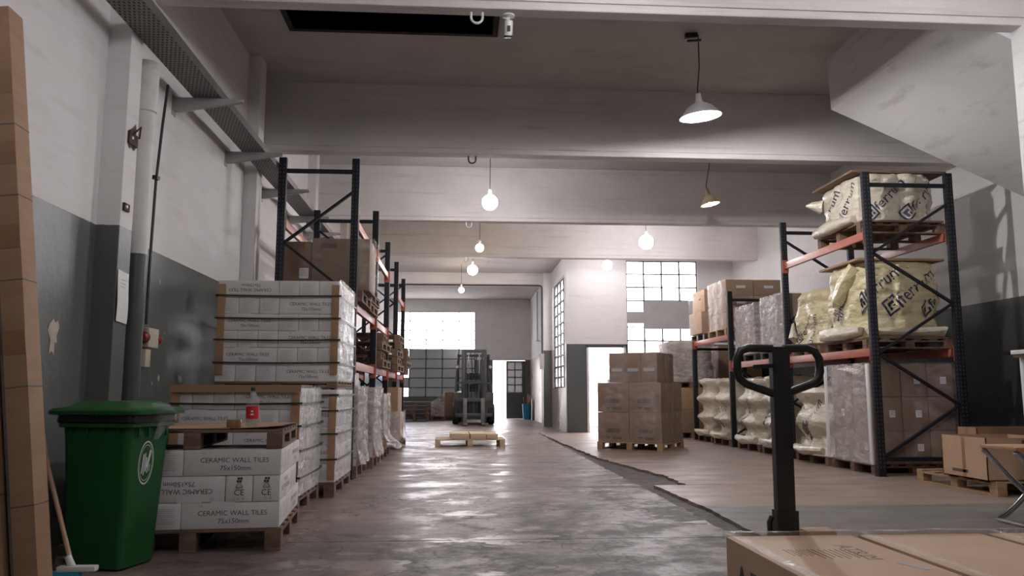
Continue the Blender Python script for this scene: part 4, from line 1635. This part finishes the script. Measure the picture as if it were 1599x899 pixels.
def bag_print(b, S, w_, d_, h, face, u, v, wd, ang, body='ferrum', logo=True):
    """Lettering laid onto the bag surface; face '-x' (aisle) or '-y' (end); u, v centre in 0..1."""
    ca, sa = math.cos(R(ang)), math.sin(R(ang))
    L_ = d_ if face == '-x' else w_

    def fn(x, y):
        X, Y = x * ca - y * sa, x * sa + y * ca
        s = (u - .5) * 2 + X / (L_ / 2)
        s = max(-1.2, min(1.2, s))
        vv = max(.01, min(.995, v + Y / h))
        a = math.atan2(-s, -1) if face == '-x' else math.atan2(-1, s)
        return S(a, vv, .006)
    b.text(body, None, 'navy_ink', width=wd, fn=fn)
    if logo:
        q = wd * .17
        cx_ = -wd * .5 - q * 1.1

        def sq(x0, x1, y0, y1):
            n = 3
            for i in range(n):
                for j in range(n):
                    xs = [x0 + (x1 - x0) * (i + e) / n for e in (0, 1)]
                    yy = [y0 + (y1 - y0) * (j + e) / n for e in (0, 1)]
                    b.faces([fn(xs[0], yy[0]), fn(xs[1], yy[0]), fn(xs[1], yy[1]), fn(xs[0], yy[1])], [(0, 1, 2, 3)], 'navy_ink')
        for (x0, x1, y0, y1) in ((-q, q, .75 * q, q), (-q, q, -q, -.75 * q), (-q, -.72 * q, -q, q), (.72 * q, q, -q, q), (-.45 * q, .45 * q, .1 * q, .45 * q), (-.45 * q, -.1 * q, -.5 * q, .1 * q), (.12 * q, .45 * q, -.5 * q, -.1 * q)):
            sq(cx_ + x0, cx_ + x1, y0, y1)


def tiers(n, lo=.80, sharp=1.6):
    def prof(v, a):
        k = lo + (1 - lo) * abs(math.cos(PI * n * v)) ** sharp
        return k * (1 - .10 * max(0, v - .93) / .07)
    return prof


def columns(n_c, lo=.95, taper=.0):
    """Upright rounded items side by side pressing through the bag."""
    def prof(v, a):
        c, s = math.cos(a), math.sin(a)
        t_ = c / max(abs(c), abs(s)) if abs(s) > abs(c) else s / max(abs(c), abs(s))
        k = lo + (1 - lo) * abs(math.sin(PI * n_c * (t_ + 1) / 2)) ** .7
        w2 = 1 - .04 * abs(math.sin(2 * PI * v)) - .10 * max(0, v - .88) / .12
        return k * w2 * (1 + taper * (v - .5))
    return prof


def bagged(label, loc, size, seed, prof, m, prints, top=None, tray=True, extra=None, droop=.03, lump=.035, film_label='wrinkled printed plastic bag'):
    w_, d_, h = size
    t = thing('bagged_load', label, 'bagged goods', loc)
    z = 0
    if tray:
        b = MB()
        b.box((0, 0, .012), (w_ * .98, d_ * .98, .024), 'cardboard_dark', bev=.004)
        part('base_board', b, t, 'brown board under the bag')
        z = .024
    S0 = bag_fn(w_, d_, h - z, seed, prof, lump)
    S = lambda a, v, off=0.0: S0(a, v, off) + Vector((0, 0, z))
    b = bag_mesh(S, h, m, seed, droop=droop)
    b.keep = True
    bmesh.ops.recalc_face_normals(b.bm, faces=list(b.bm.faces))
    for pr in prints:
        bag_print(b, S, w_, d_, h - z, *pr)
    part('plastic_bag', b, t, film_label)
    if top:
        b = MB()
        b.box((top[2] if len(top) > 2 else 0, 0, h + .025), (w_ * top[0], d_ * top[1], .03), 'wood_old' if len(top) < 4 else top[3], bev=.004)
        part('top_board', b, t, 'brown board on top')
    if extra:
        for nm, eb, lb in extra:
            part(nm, eb, t, lb)
    return t


RX0 = 4.98
PRC = dict(wd=1.14, h=.125)
pallet('wooden pallet under the bagged load on the topmost rack beams', (5.60, 10.18, 2.982), 90, 1.2, 1.12, .135, m='wood_old', detail=False)
# crumpled bag ears that stick out
def ear(pts, r, seed, m):
    b = MB()
    b.tube(pts, r, m, 14)
    for v in b.bm.verts:
        q = v.co * 16
        v.co += Vector((noise.noise(q + Vector((seed, 0, 0))), noise.noise(q + Vector((0, seed, 0))), noise.noise(q + Vector((0, 0, seed))))) * .028
    return b


bagged('bagged load on the topmost beams with a brown board on top', (5.58, 10.16, 3.12), (1.10, 1.26, .64), 11.0, columns(4, .93), 'bag_cream',
       [('-x', .72, .54, .50, 58), ('-x', .36, .52, .50, 60), ('-y', .36, .56, .52, 44), ('-y', .80, .56, .52, 44)], top=(1.14, .9, .02), lump=.045,
       extra=[('bag_fold', ear([(-.5, .5, .44), (-.62, .55, .47), (-.70, .58, .46)], [.10, .06, .015], 3, 'bag_cream'), 'twisted fold sticking out'),
              ('bag_fold', ear([(-.55, -.45, .07), (-.62, .1, .06), (-.60, .55, .06)], [.05, .085, .06], 5, 'bag_cream'), 'gathered hem hanging over the pallet')])
pallet('wooden pallet under the large yellow bagged load on the middle beams', (5.60, 10.16, 1.532), 90, 1.14, 1.12, .12, m='wood_old', detail=False)
bagged('large yellow bagged load on the middle rack beams, end rows visible', (5.58, 10.18, 1.655), (1.12, 1.14, .98), 23.0, columns(5, .95), 'bag_yellow',
       [('-y', .24, .72, .62, 36), ('-y', .66, .68, .62, 36), ('-y', 1.02, .58, .5, 36), ('-x', .60, .62, .50, 60), ('-x', .25, .30, .36, 40)], lump=.05, top=(1.02, .95, 0, 'cardboard'),
       extra=[('bag_fold', ear([(-.50, -.35, .93), (-.58, -.20, .72), (-.62, -.05, .52), (-.60, .1, .46)], [.09, .10, .08, .02], 7, 'bag_yellow'), 'bulging yellow fold'),
              ('bag_fold', ear([(-.54, -.48, .10), (-.60, -.1, .10), (-.58, .48, .10)], [.05, .09, .07], 9, 'bag_cream'), 'gathered hem'),
              ('bag_fold', ear([(-.5, -.56, .09), (0, -.57, .09), (.5, -.54, .10)], [.04, .05, .07], 13, 'bag_cream'), 'gathered hem at the end')])
t = thing('red_strap_reel', 'dark red strapping lump lying at the rear corner of the middle beams', 'strap', (6.0, 9.40, 1.60)) if False else None
pallet('wooden pallet under the narrow bagged load on the middle beams', (5.58, 11.32, 1.532), 90, .96, 1.1, .12, m='wood_old', detail=False)
bagged('narrow pale bagged load beside the large yellow one on the middle beams', (5.55, 11.30, 1.655), (1.08, .92, .80), 37.0, columns(2, .93, -.12), 'bag_yellow',
       [('-x', .55, .35, .42, 42), ('-x', .82, .30, .36, 80)], lump=.05,
       extra=[('bag_fold', ear([(-.50, .40, .08), (-.58, .30, .15), (-.55, .36, .36)], [.04, .05, .02], 17, 'bag_cream'), 'twisted white tail')])
# floor loads of stacked bowls
for i, (y0, y1, z1, sd, pr, lb) in enumerate((
        (10.78, 11.84, 1.05, 41.0, [('-x', .68, .62, .52, 48), ('-x', .25, .55, .40, 50)], 'squat bagged stack of bowls on the floor beside the film-wrapped cartons'),
        (12.12, 13.18, 1.24, 47.0, [('-x', .35, .55, .40, 60), ('-x', .75, .5, .4, 55)], 'bagged stack of bowls on the floor just past the second rack upright'),
        (13.28, 14.34, 1.22, 53.0, [('-x', .55, .52, .5, 48), ('-x', .1, .5, .4, 65)], 'bagged stack of bowls, third along the floor row, large lettering'),
        (14.72, 15.70, 1.22, 59.0, [('-x', .65, .52, .42, 75), ('-x', .3, .52, .42, 78)], 'bagged stack of bowls, fourth along the floor row, upright lettering'),
        (15.80, 16.74, 1.24, 67.0, [], 'plain cream bagged stack of bowls at the far end of the floor row'))):
    pallet('wooden pallet on the floor under the ' + ('squat bowl stack beside the film-wrapped cartons', 'bowl stack just past the second rack upright', 'third bowl stack of the row', 'fourth bowl stack of the row', 'plain cream bowl stack')[i], (5.58, (y0 + y1) / 2, 0), 90, y1 - y0, 1.08, .12, m='wood_old', detail=False)
    bagged(lb, (5.52, (y0 + y1) / 2, .122), (1.10, (y1 - y0) * .985, z1 - .12), sd, tiers(3, .77, 2.0 + .25 * i) if i else tiers(2, .82), 'bag_cream', pr, lump=.045, tray=False, droop=.08,
           extra=[('bag_fold', ear([(-.50, -.43, .07), (-.58, 0, .06), (-.52, .43, .07)], [.05, .07, .05], 21 + i, 'bag_cream'), 'gathered hem at the bottom')])
# cartons in film below the yellow bag
pallet('wooden pallet under the film-wrapped labelled cartons at the rack end', (5.56, 10.10, 0), 90, 1.14, 1.06, .125, m='wood_old')
for r_ in range(3):
    for i in range(3):
        for j in range(2):
            pr = []
            if j == 0 and (r_, i) in ((2, 1), (1, 0), (1, 1), (0, 1), (2, 2)):
                pr.append(('-y', '#label', .62, .50, .075, 'label_white', 0))
            if i == 0 and (r_, j) in ((1, 1), (0, 0)):
                pr.append(('-x', '#label', .5, .5, .08, 'label_white', 0))
            carton('labelled-load carton at the rack end under film, %s tier, %s column, %s' % (('bottom', 'middle', 'top')[r_], ('aisle', 'centre', 'wall')[i], ('near row', 'far row')[j]),
                   (5.10 + .17 + .335 * i - .03, 9.80 + .565 * j, .128 + .405 * r_), (.332, .56, .402), 0, 'cardboard_dark', prints=tuple(pr), group='cartons of the film-wrapped load at the rack end')
t = thing('load_wrapping', 'cloudy film with white edge boards round the labelled cartons at the rack end', 'wrapping', (5.57, 10.1, .13))
b = film_shell(-.555, .53, -.595, .575, 0.005, 1.225, 'film_clear', 83, .012, 'fr', top=True, flare=.02)
fb = film_shell(-.555, .53, -.595, .575, 0.005, 1.225, 'film_milky', 83, .012, 'l', flare=.03)
part('stretch_film', b, t)
part('stretch_film', fb, t, 'milky film on the aisle side')
for y in (-.575, .555):
    b = MB()
    b.b0(-.585, -.562, y - .03, y + .03, .0, 1.21, 'label_white', bev=.003)
    part('edge_board', b, t, 'white edge board')
b = ear([(-.61, -.48, 1.10), (-.615, -.2, 1.15), (-.60, .15, 1.17)], [.03, .035, .02], 29, 'film_milky')
part('film_bunch', b, t, 'bunched film on top')

# --- cartons on the far bays
pallet('dark wooden pallet under the tall film-silvered cartons in the second bay', (5.60, 12.62, 1.532), 90, 1.0, 1.1, .11, m='rubber', detail=False)
carton('lower brown carton, film-silvered, on the second-bay beams near the upright', (5.60, 12.62, 1.645), (1.06, .96, .44), 0, 'cardboard_dark')
carton('upper brown carton, film-silvered, on the second-bay beams near the upright', (5.60, 12.62, 2.088), (1.04, .96, .45), 0, 'cardboard_dark')
b = film_shell(5.06, 6.14, 12.12, 13.11, 1.652, 2.55, 'film_silver', 91, .02, 'l')
tag(b.build('film_wrap'), 'silvery film on the aisle side of the second-bay cartons near the upright', 'film')
b = film_shell(5.06, 6.14, 12.12, 13.11, 1.652, 2.55, 'film_clear', 93, .01, 'f')
tag(b.build('film_wrap'), 'clear film on the end of the second-bay cartons near the upright', 'film')
pallet('dark wooden pallet under the slimmer silvered load in the second bay', (5.60, 13.86, 1.532), 90, 1.05, 1.1, .11, m='rubber', detail=False)
carton('lower carton of the slimmer silvered load in the second bay', (5.60, 13.86, 1.645), (1.06, 1.0, .42), 0, 'cardboard_dark')
carton('upper carton of the slimmer silvered load in the second bay', (5.60, 13.86, 2.067), (1.04, 1.0, .44), 0, 'cardboard_dark')
b = film_shell(5.06, 6.13, 13.35, 14.37, 1.652, 2.52, 'film_silver', 95, .02, 'lf')
tag(b.build('film_wrap'), 'silvery film round the slimmer load in the second bay', 'film')
pallet('light wooden pallet under the big labelled cartons on the third-bay beams', (5.60, 15.32, 2.062), 90, 1.1, 1.12, .13, m='wood', detail=False)
for r_ in range(3):
    for i, x in enumerate((5.34, 5.88)):
        carton('brown carton, %s tier, %s, big load on the third-bay beams' % (('bottom', 'middle', 'top')[r_], ('aisle side', 'wall side')[i]), (x, 15.32, 2.195 + .31 * r_), (.53, 1.06, .308), 0, 'cardboard',
               prints=(('-y', '#bar', .55, .55, .18, 'label_white', 0),), group='cartons of the big labelled load')
b = film_shell(5.06, 6.16, 14.78, 15.87, 2.19, 3.13, 'film_milky', 97, .015, 'l')
tag(b.build('film_wrap'), 'milky film on the aisle side of the big labelled cartons', 'film')
b = film_shell(5.06, 6.16, 14.78, 15.87, 2.19, 3.13, 'film_clear', 98, .01, 'f')
tag(b.build('film_wrap'), 'clear film across the labelled end of the third-bay cartons', 'film')
pallet('dark green wooden pallet at the far end of the third-bay beams', (5.50, 16.62, 2.062), 90, .95, .9, .13, m='pipe_dado', detail=False)
carton('lower pale carton on the dark green pallet at the rack far end', (5.40, 16.60, 2.195), (.78, .86, .46), 0, 'cardboard_pale')
carton('upper pale carton on the dark green pallet at the rack far end', (5.44, 16.60, 2.657), (.70, .84, .46), 0, 'cardboard_pale', prints=(('-x', '#bar', .6, .6, .14, 'ink_faint', 0),))
b = film_shell(5.0, 5.82, 16.14, 17.05, 2.19, 2.98, 'film_clear', 99, .015, 'lf')
tag(b.build('film_wrap'), 'clear film round the pale cartons at the rack far end', 'film')
pallet('wooden pallet under the tall brown carton against the wall past the rack', (6.35, 18.2, 0), 0, 1.1, 1.0, .13, m='wood_old', detail=False)
carton('tall brown carton against the right wall past the rack', (6.35, 18.2, .132), (1.0, .95, .95), 0, 'cardboard_dark')
carton('upper tall brown carton against the right wall past the rack', (6.35, 18.2, 1.084), (1.0, .95, .95), 0, 'cardboard_dark')

# ------------------------------------------------------------------ right side: open cartons, chair, high table
pallet('wooden pallet under the open cartons beside the dark wall', (5.78, 8.22, 0), 0, 1.2, 1.36, .14, m='wood')


def open_carton(label, loc, size, m, rz=0, flaps='fb', prints=()):
    L_, W_, H_ = size
    t = thing('open_carton', label, 'box', loc, R(rz))
    b = MB()
    k = .008
    b.b0(-L_ / 2, L_ / 2, -W_ / 2, W_ / 2, 0, k, m)
    for s in (-1, 1):
        b.b0(s * L_ / 2 - (k if s > 0 else 0), s * L_ / 2 + (0 if s > 0 else k), -W_ / 2, W_ / 2, 0, H_, m)
        b.b0(-L_ / 2, L_ / 2, s * W_ / 2 - (k if s > 0 else 0), s * W_ / 2 + (0 if s > 0 else k), 0, H_, m)
    for (fx, fy, fz, fs, mm) in prints:
        b.box((fx * L_, -W_ / 2 - .001, fz * H_), (fs, .002, fs * .22), mm)
    b.box((-L_ / 2 - .001, 0, H_ * .5), (.002, .05, H_ * .96), 'parcel_tape')
    b.box((-L_ / 2 - .001, W_ * .1, H_ * .16), (.002, W_ * .35, .03), 'ink_faint')
    part('carton_body', b, t)
    return t


open_carton('open brown carton at the front of the pallet beside the dark wall', (5.50, 7.95, .142), (.74, .72, .41), 'cardboard_pale', prints=((.12, 0, .90, .18, 'ink_faint'),))
open_carton('second open carton behind the front one on the pallet by the dark wall', (6.02, 8.62, .142), (.80, .34, .47), 'cardboard')
open_carton('small carton at the wall edge of the pallet by the dark wall', (6.13, 7.90, .142), (.32, .5, .33), 'cardboard_dark')
fc = thing('folding_chair', 'folding chair with a brown wooden seat and bent chrome tube legs', 'chair', (4.47, 5.98, 0))
b = MB()
b.box((.02, 0, .575), (.72, .42, .028), 'batten', bev=.008)
part('seat', b, fc)
for s in (-1, 1):
    y = s * .19
    b = MB()
    b.tube([(-.33, y, .555), (-.29, y, .52), (-.22, y, .44), (-.12, y, .33), (.02, y, .20), (.18, y, .08), (.36, y, .018)], .021, 'chrome', 12)
    part('front_leg', b, fc)
    b = MB()
    b.tube([(-.27, y * .85, .018), (-.20, y * .85, .05), (-.12, y * .85, .11), (0, y * .85, .22), (.16, y * .85, .40), (.32, y * .85, .62), (.44, y * .85, .95)], .021, 'chrome', 12)
    part('rear_leg', b, fc)
b = MB()
b.tube([(-.27, -.16, .018), (-.27, .16, .018)], .014, 'chrome', 8)
part('foot_rail', b, fc)
b = MB()
b.b0(.40, .43, -.2, .2, .72, .95, 'batten', bev=.008)
part('backrest', b, fc)
ht = thing('high_table', 'white high table standing by the dark wall, only its corner in view', 'table', (4.47, 5.42, 0))
b = MB()
b.box((0, 0, 1.285), (.86, .4, .03), 'white_plastic', bev=.004)
b.box((0, 0, 1.259), (.84, .38, .022), 'cardboard_dark')
part('table_top', b, ht)
for sx in (-1, 1):
    for sy in (-1, 1):
        b = MB()
        b.box((sx * .36, sy * .15, .624), (.05, .05, 1.248), 'white_plastic', bev=.004)
        part('leg', b, ht)

# ------------------------------------------------------------------ bin, broom, leaning cartons
def rrect(L_, W_, r, z, n=5):
    out = []
    for (sx, sy, a0) in ((1, 1, 0), (-1, 1, 90), (-1, -1, 180), (1, -1, 270)):
        for i in range(n + 1):
            a = R(a0 + 90 * i / n)
            out.append((sx * (L_ / 2 - r) + r * math.cos(a), sy * (W_ / 2 - r) + r * math.sin(a), z))
    return out


def loft(b, rings, m, cap0=True, cap1=True):
    k = b.mi(m)
    vs_ = [[b.bm.verts.new(p) for p in r] for r in rings]
    n = len(vs_[0])
    for A, B in zip(vs_, vs_[1:]):
        for j in range(n):
            f = b.bm.faces.new((A[j], A[(j + 1) % n], B[(j + 1) % n], B[j]))
            f.material_index = k
    if cap0:
        b.bm.faces.new(vs_[0]).material_index = k
    if cap1:
        b.bm.faces.new(vs_[-1]).material_index = k
    return b


wb = thing('wheelie_bin', 'green wheelie bin with a black band under its lid', 'bin', (-2.01, 4.97, 0), R(-15))
wb.scale = (.97, .80, 1.0)
b = MB()
loft(b, [rrect(.36, .38, .03, .012), rrect(.365, .385, .035, .03), rrect(.44, .47, .04, .70), rrect(.455, .485, .04, .80)], 'bin_green')
for x in (-.16, -.05, .06, .16):
    b.b0(x - .006, x + .006, -.252, -.232, .74, .80, 'bin_green')
    b.b0(.232 * 1, .245, x - .006, x + .006, .74, .80, 'bin_green')
part('bin_body', b, wb)
b = MB()
loft(b, [rrect(.47, .50, .04, .795), rrect(.50, .54, .045, .80), rrect(.50, .54, .045, .828), rrect(.48, .52, .04, .83)], 'bin_green')
part('rim', b, wb)
b = MB()
loft(b, [rrect(.49, .53, .045, .815), rrect(.525, .56, .05, .83), rrect(.515, .55, .05, .868)], 'rim_band')  # black band filling the gap between rim and lid
part('rim_band', b, wb, 'black band between the rim and the lid')
b = MB()
loft(b, [rrect(.54, .58, .05, .868), rrect(.60, .62, .05, .872), rrect(.605, .625, .05, .892), rrect(.58, .60, .05, .905), rrect(.46, .48, .05, .915), rrect(.38, .40, .05, .942), rrect(.36, .38, .05, .946)], 'bin_green')
b.tube([(-.2, .315, .885), (.2, .315, .885)], .014, 'bin_green', 10)
b.box((0, -.20, .925), (.10, .02, .02), 'bin_green', bev=.006)
part('lid', b, wb)
for s in (-1, 1):
    b = MB()
    b.lathe([(0, -.022), (.07, -.022), (.085, -.015), (.085, .015), (.07, .022), (0, .022)], 'rubber', 20, T3(s * .12, .20, .086) @ Matrix.Rotation(R(90), 4, 'Y'))
    part('wheel', b, wb)
# oval badge on the side
b = MB()


def side_pt(y, z):
    f = (z - .03) / .67
    return Vector((.1825 + .0375 * f + .0015, y, z))


oc = (-.02, .59)
N = 36
for r0, r1 in ((.93, 1.0), (.80, .83)):
    vs_ = []
    for i in range(N):
        a = 2 * PI * i / N
        for r_ in (r0, r1):
            vs_.append(side_pt(oc[0] + .085 * r_ * math.cos(a), oc[1] + .125 * r_ * math.sin(a)))
    b.faces(vs_, [(2 * i, 2 * i + 1, (2 * i + 3) % (2 * N), (2 * i + 2) % (2 * N)) for i in range(N)], 'label_white')
for (y0, z0, y1, z1, wd) in ((-.04, -.06, -.03, .05, .012), (-.02, -.07, -.01, .055, .010), (.0, -.05, .005, .03, .012), (.015, -.03, .045, .07, .022), (.03, .02, .02, -.06, .010), (.045, -.01, .04, -.05, .008)):
    p, q = Vector((0, oc[0] + y0, oc[1] + z0)), Vector((0, oc[0] + y1, oc[1] + z1))
    n_ = (q - p).cross(Vector((1, 0, 0))).normalized() * wd / 2
    b.faces([side_pt(v.y, v.z) for v in (p - n_, p + n_, q + n_, q - n_)], [(0, 1, 2, 3)], 'label_white')
part('badge', b, wb, 'white oval emblem on the side', smooth=False)
b = ear([(.24, -.05, .90), (.31, .0, .885), (.33, .06, .86), (.30, .02, .80), (.265, -.02, .72)], [.03, .055, .05, .03, .012], 33, 'film_clear')
part('bag_edge', b, wb, 'clear plastic bag spilling over the rim')

br = thing('broom', 'broom with a long wooden stick and a blue bristle head', 'broom', (-2.075, 4.53, 0))
b = MB()
b.tube([(0, .0, .085), (-.255, .20, .58), (-.505, .40, 1.22)], .0125, 'broom_wood', 12)
part('stick', b, br)
b = MB()
b.box((.03, 0, .075), (.20, .055, .03), 'white_plastic', bev=.01)
b.lathe([(.02, .0), (.017, .06), (0, .062)], 'white_plastic', 12, T3(0, 0, .085) @ Matrix.Rotation(R(-26), 4, 'Y'))
part('head', b, br, 'white plastic head')
b = MB()
loft(b, [rrect(.19, .05, .02, .06), rrect(.22, .085, .03, .004)], 'teal_bristle')
part('bristles', b, br, 'blue bristles')
br.children[1].location.x = br.children[2].location.x = .05
b = MB()
b.lathe([(.0, .0), (.10, .0), (.135, .24), (.142, .245), (.13, .25), (.098, .012), (0, .012)], 'bottle_clear', 28)
tag(b.build('clear_bucket', loc=(-2.42, 4.95, 0)), 'clear plastic tub on the floor between the bin and the wall', 'bucket')
b = MB()
b.lathe([(.0, .0), (.10, .0), (.12, .10), (.127, .105), (.115, .11), (.095, .012), (0, .012)], 'orange_plastic', 28)
tag(b.build('orange_basin', loc=(-2.33, 4.55, 0)), 'small orange basin at the foot of the leaning cartons', 'basin')

for i, (xb, yf, H_, tk, dp, m, lb) in enumerate(((-2.025, 4.08, 2.98, .12, .15, 'cardboard', 'tall flat brown carton leaning on the wall, the one nearest the broom'),
                                                 (-2.168, 4.02, 2.9, .11, .2, 'cardboard', 'tall flat carton in the middle of the leaning group'),
                                                 (-2.315, 3.90, 1.60, .12, .3, 'cardboard_pale', 'shorter flat carton leaning beside the two tall ones'))):
    b = MB()
    b.box((0, 0, H_ / 2), (tk, dp, H_), m, bev=.006)
    for z in (.45, 1.02, 1.55, 1.98, 2.35):
        if z < H_ - .1:
            b.box((0, 0, z + .05 * i), (tk + .001, dp + .002, .006), 'seam')
            if z > .8:
                b.box((.0, -dp / 2 - .0008, z + .22), (tk * .98, .002, .12), 'parcel_tape')
    for s in (-1,):
        b.box((s * (tk / 2 - .006), -dp / 2 - .0008, H_ / 2), (.012, .002, H_ * .98), 'seam')
    o = b.build('flat_carton', loc=(xb, yf + dp / 2, tk * .07))
    o.rotation_euler = (0, R(-7.0), R(2))
    tag(o, lb, 'box', 'flat cartons leaning on the wall')

# ------------------------------------------------------------------ pallet jack and its load
JX, JY = 1.118, 2.74
pj = thing('pallet_jack', 'black hand pallet jack with its steering handle upright behind the cartons', 'pallet jack', (JX, JY, 0))
b = MB()
b.bar((.0, 0, .42), (.004, -.0, 1.155), .062, .034, 'steel_black', up=(0, 1, 0))
b.bar((.0, 0, .40), (.002, 0, .60), .074, .05, 'steel_black', up=(0, 1, 0))
part('handle_post', b, pj)
b = MB()
pts = [(-.02, 0, 1.15), (-.105, 0, 1.152), (-.132, 0, 1.142), (-.147, 0, 1.115), (-.148, 0, 1.07), (-.140, 0, 1.045), (-.118, 0, 1.028), (0, 0, .985),
       (.118, 0, 1.028), (.140, 0, 1.045), (.148, 0, 1.07), (.147, 0, 1.115), (.132, 0, 1.142), (.105, 0, 1.152), (.02, 0, 1.15)]
b.tube(pts, .0145, 'steel_black', 12)
part('handle_loop', b, pj)
b = MB()
b.bar((-.02, -.02, 1.09), (-.10, -.03, 1.085), .010, .014, 'steel_black')
part('release_lever', b, pj)
b = MB()
b.lathe([(0, .12), (.07, .12), (.075, .15), (.06, .34), (.045, .40), (0, .42)], 'steel_black', 18)
b.b0(-.08, .08, -.17, -.05, .10, .36, 'steel_black', bev=.02)
b.tube([(-.05, .0, .40), (-.055, 0, .56), (-.045, 0, .58)], .009, 'steel_black', 6)
part('pump', b, pj)
b = MB()
b.b0(.03, .14, -.10, -.03, .46, .55, 'batten', bev=.02)
part('pump_cover', b, pj, 'orange-brown block beside the post')
for s in (-1, 1):
    b = MB()
    b.lathe([(0, -.03), (.085, -.03), (.09, -.022), (.09, .022), (.085, .03), (0, .03)], 'rubber', 20, T3(s * .07, 0, .09) @ Matrix.Rotation(R(90), 4, 'Y'))
    part('steer_wheel', b, pj)
    b = MB()
    b.b0(s * .20 - .075, s * .20 + .075, -1.28, -.14, .045, .085, 'steel_black', bev=.008)
    b.lathe([(0, -.04), (.038, -.04), (.038, .04), (0, .04)], 'rubber', 14, T3(s * .2, -1.1, .039) @ Matrix.Rotation(R(90), 4, 'Y'))
    part('fork', b, pj)
pallet('wooden pallet lifted on the pallet jack forks under three large cartons', (1.46, 1.93, .088), 0, 1.30, 1.15, .13, m='wood')
AT = (('-x', 'ATRIM', .31, .62, .55, 'ink', 0), ('top', 'ATRIM', .70, .76, .20, 'ink_faint', -90), ('top', '#lines', .52, .74, .15, 'ink_faint', -90), ('top', '#lines', .32, .76, .11, 'ink_faint', -90), ('top', '#bar', .84, .60, .09, 'ink_grey', -70))
for i, (x, lb, pr) in enumerate(((.826, 'large printed carton on the pallet jack, by the aisle, its top lettered', AT), (1.246, 'large brown carton in the middle of the pallet jack load, top unmarked', ()), (1.666, 'large brown carton on the pallet jack load, nearest the folding chair', ()))):
    o = carton(lb, (x + .205, 1.93, .22), (.408, 1.15, .34), 0, 'cardboard_pale', tape=False, prints=pr, group=None, bev=.012)
t = thing('load_wrapping', 'clear film stretched along the top edges of the pallet jack cartons', 'wrapping', (1.45, 1.93, .56))
for nm, (x0, x1, y0, y1) in (('edge_film', (-.628, .63, .545, .582)), ('seam_film', (-.215, -.195, -.57, .575)), ('seam_film', (.205, .225, -.57, .575)), ('edge_film', (-.632, -.600, -.57, .57))):
    b = MB()
    b.grid(lambda u, v: Vector((x0 + (x1 - x0) * u, y0 + (y1 - y0) * v,   .013 + .006 * noise.noise(Vector((u * (x1 - x0) * 30, v * (y1 - y0) * 30, 3))) - .03 * (max(0, (y0 + (y1 - y0) * v - .565) / .02) if nm == 'edge_film' and y1 - y0 < .1 else 0))), 24 if x1 - x0 > .2 else 3, 24 if y1 - y0 > .2 else 4, 'film_milky')
    part(nm, b, t)
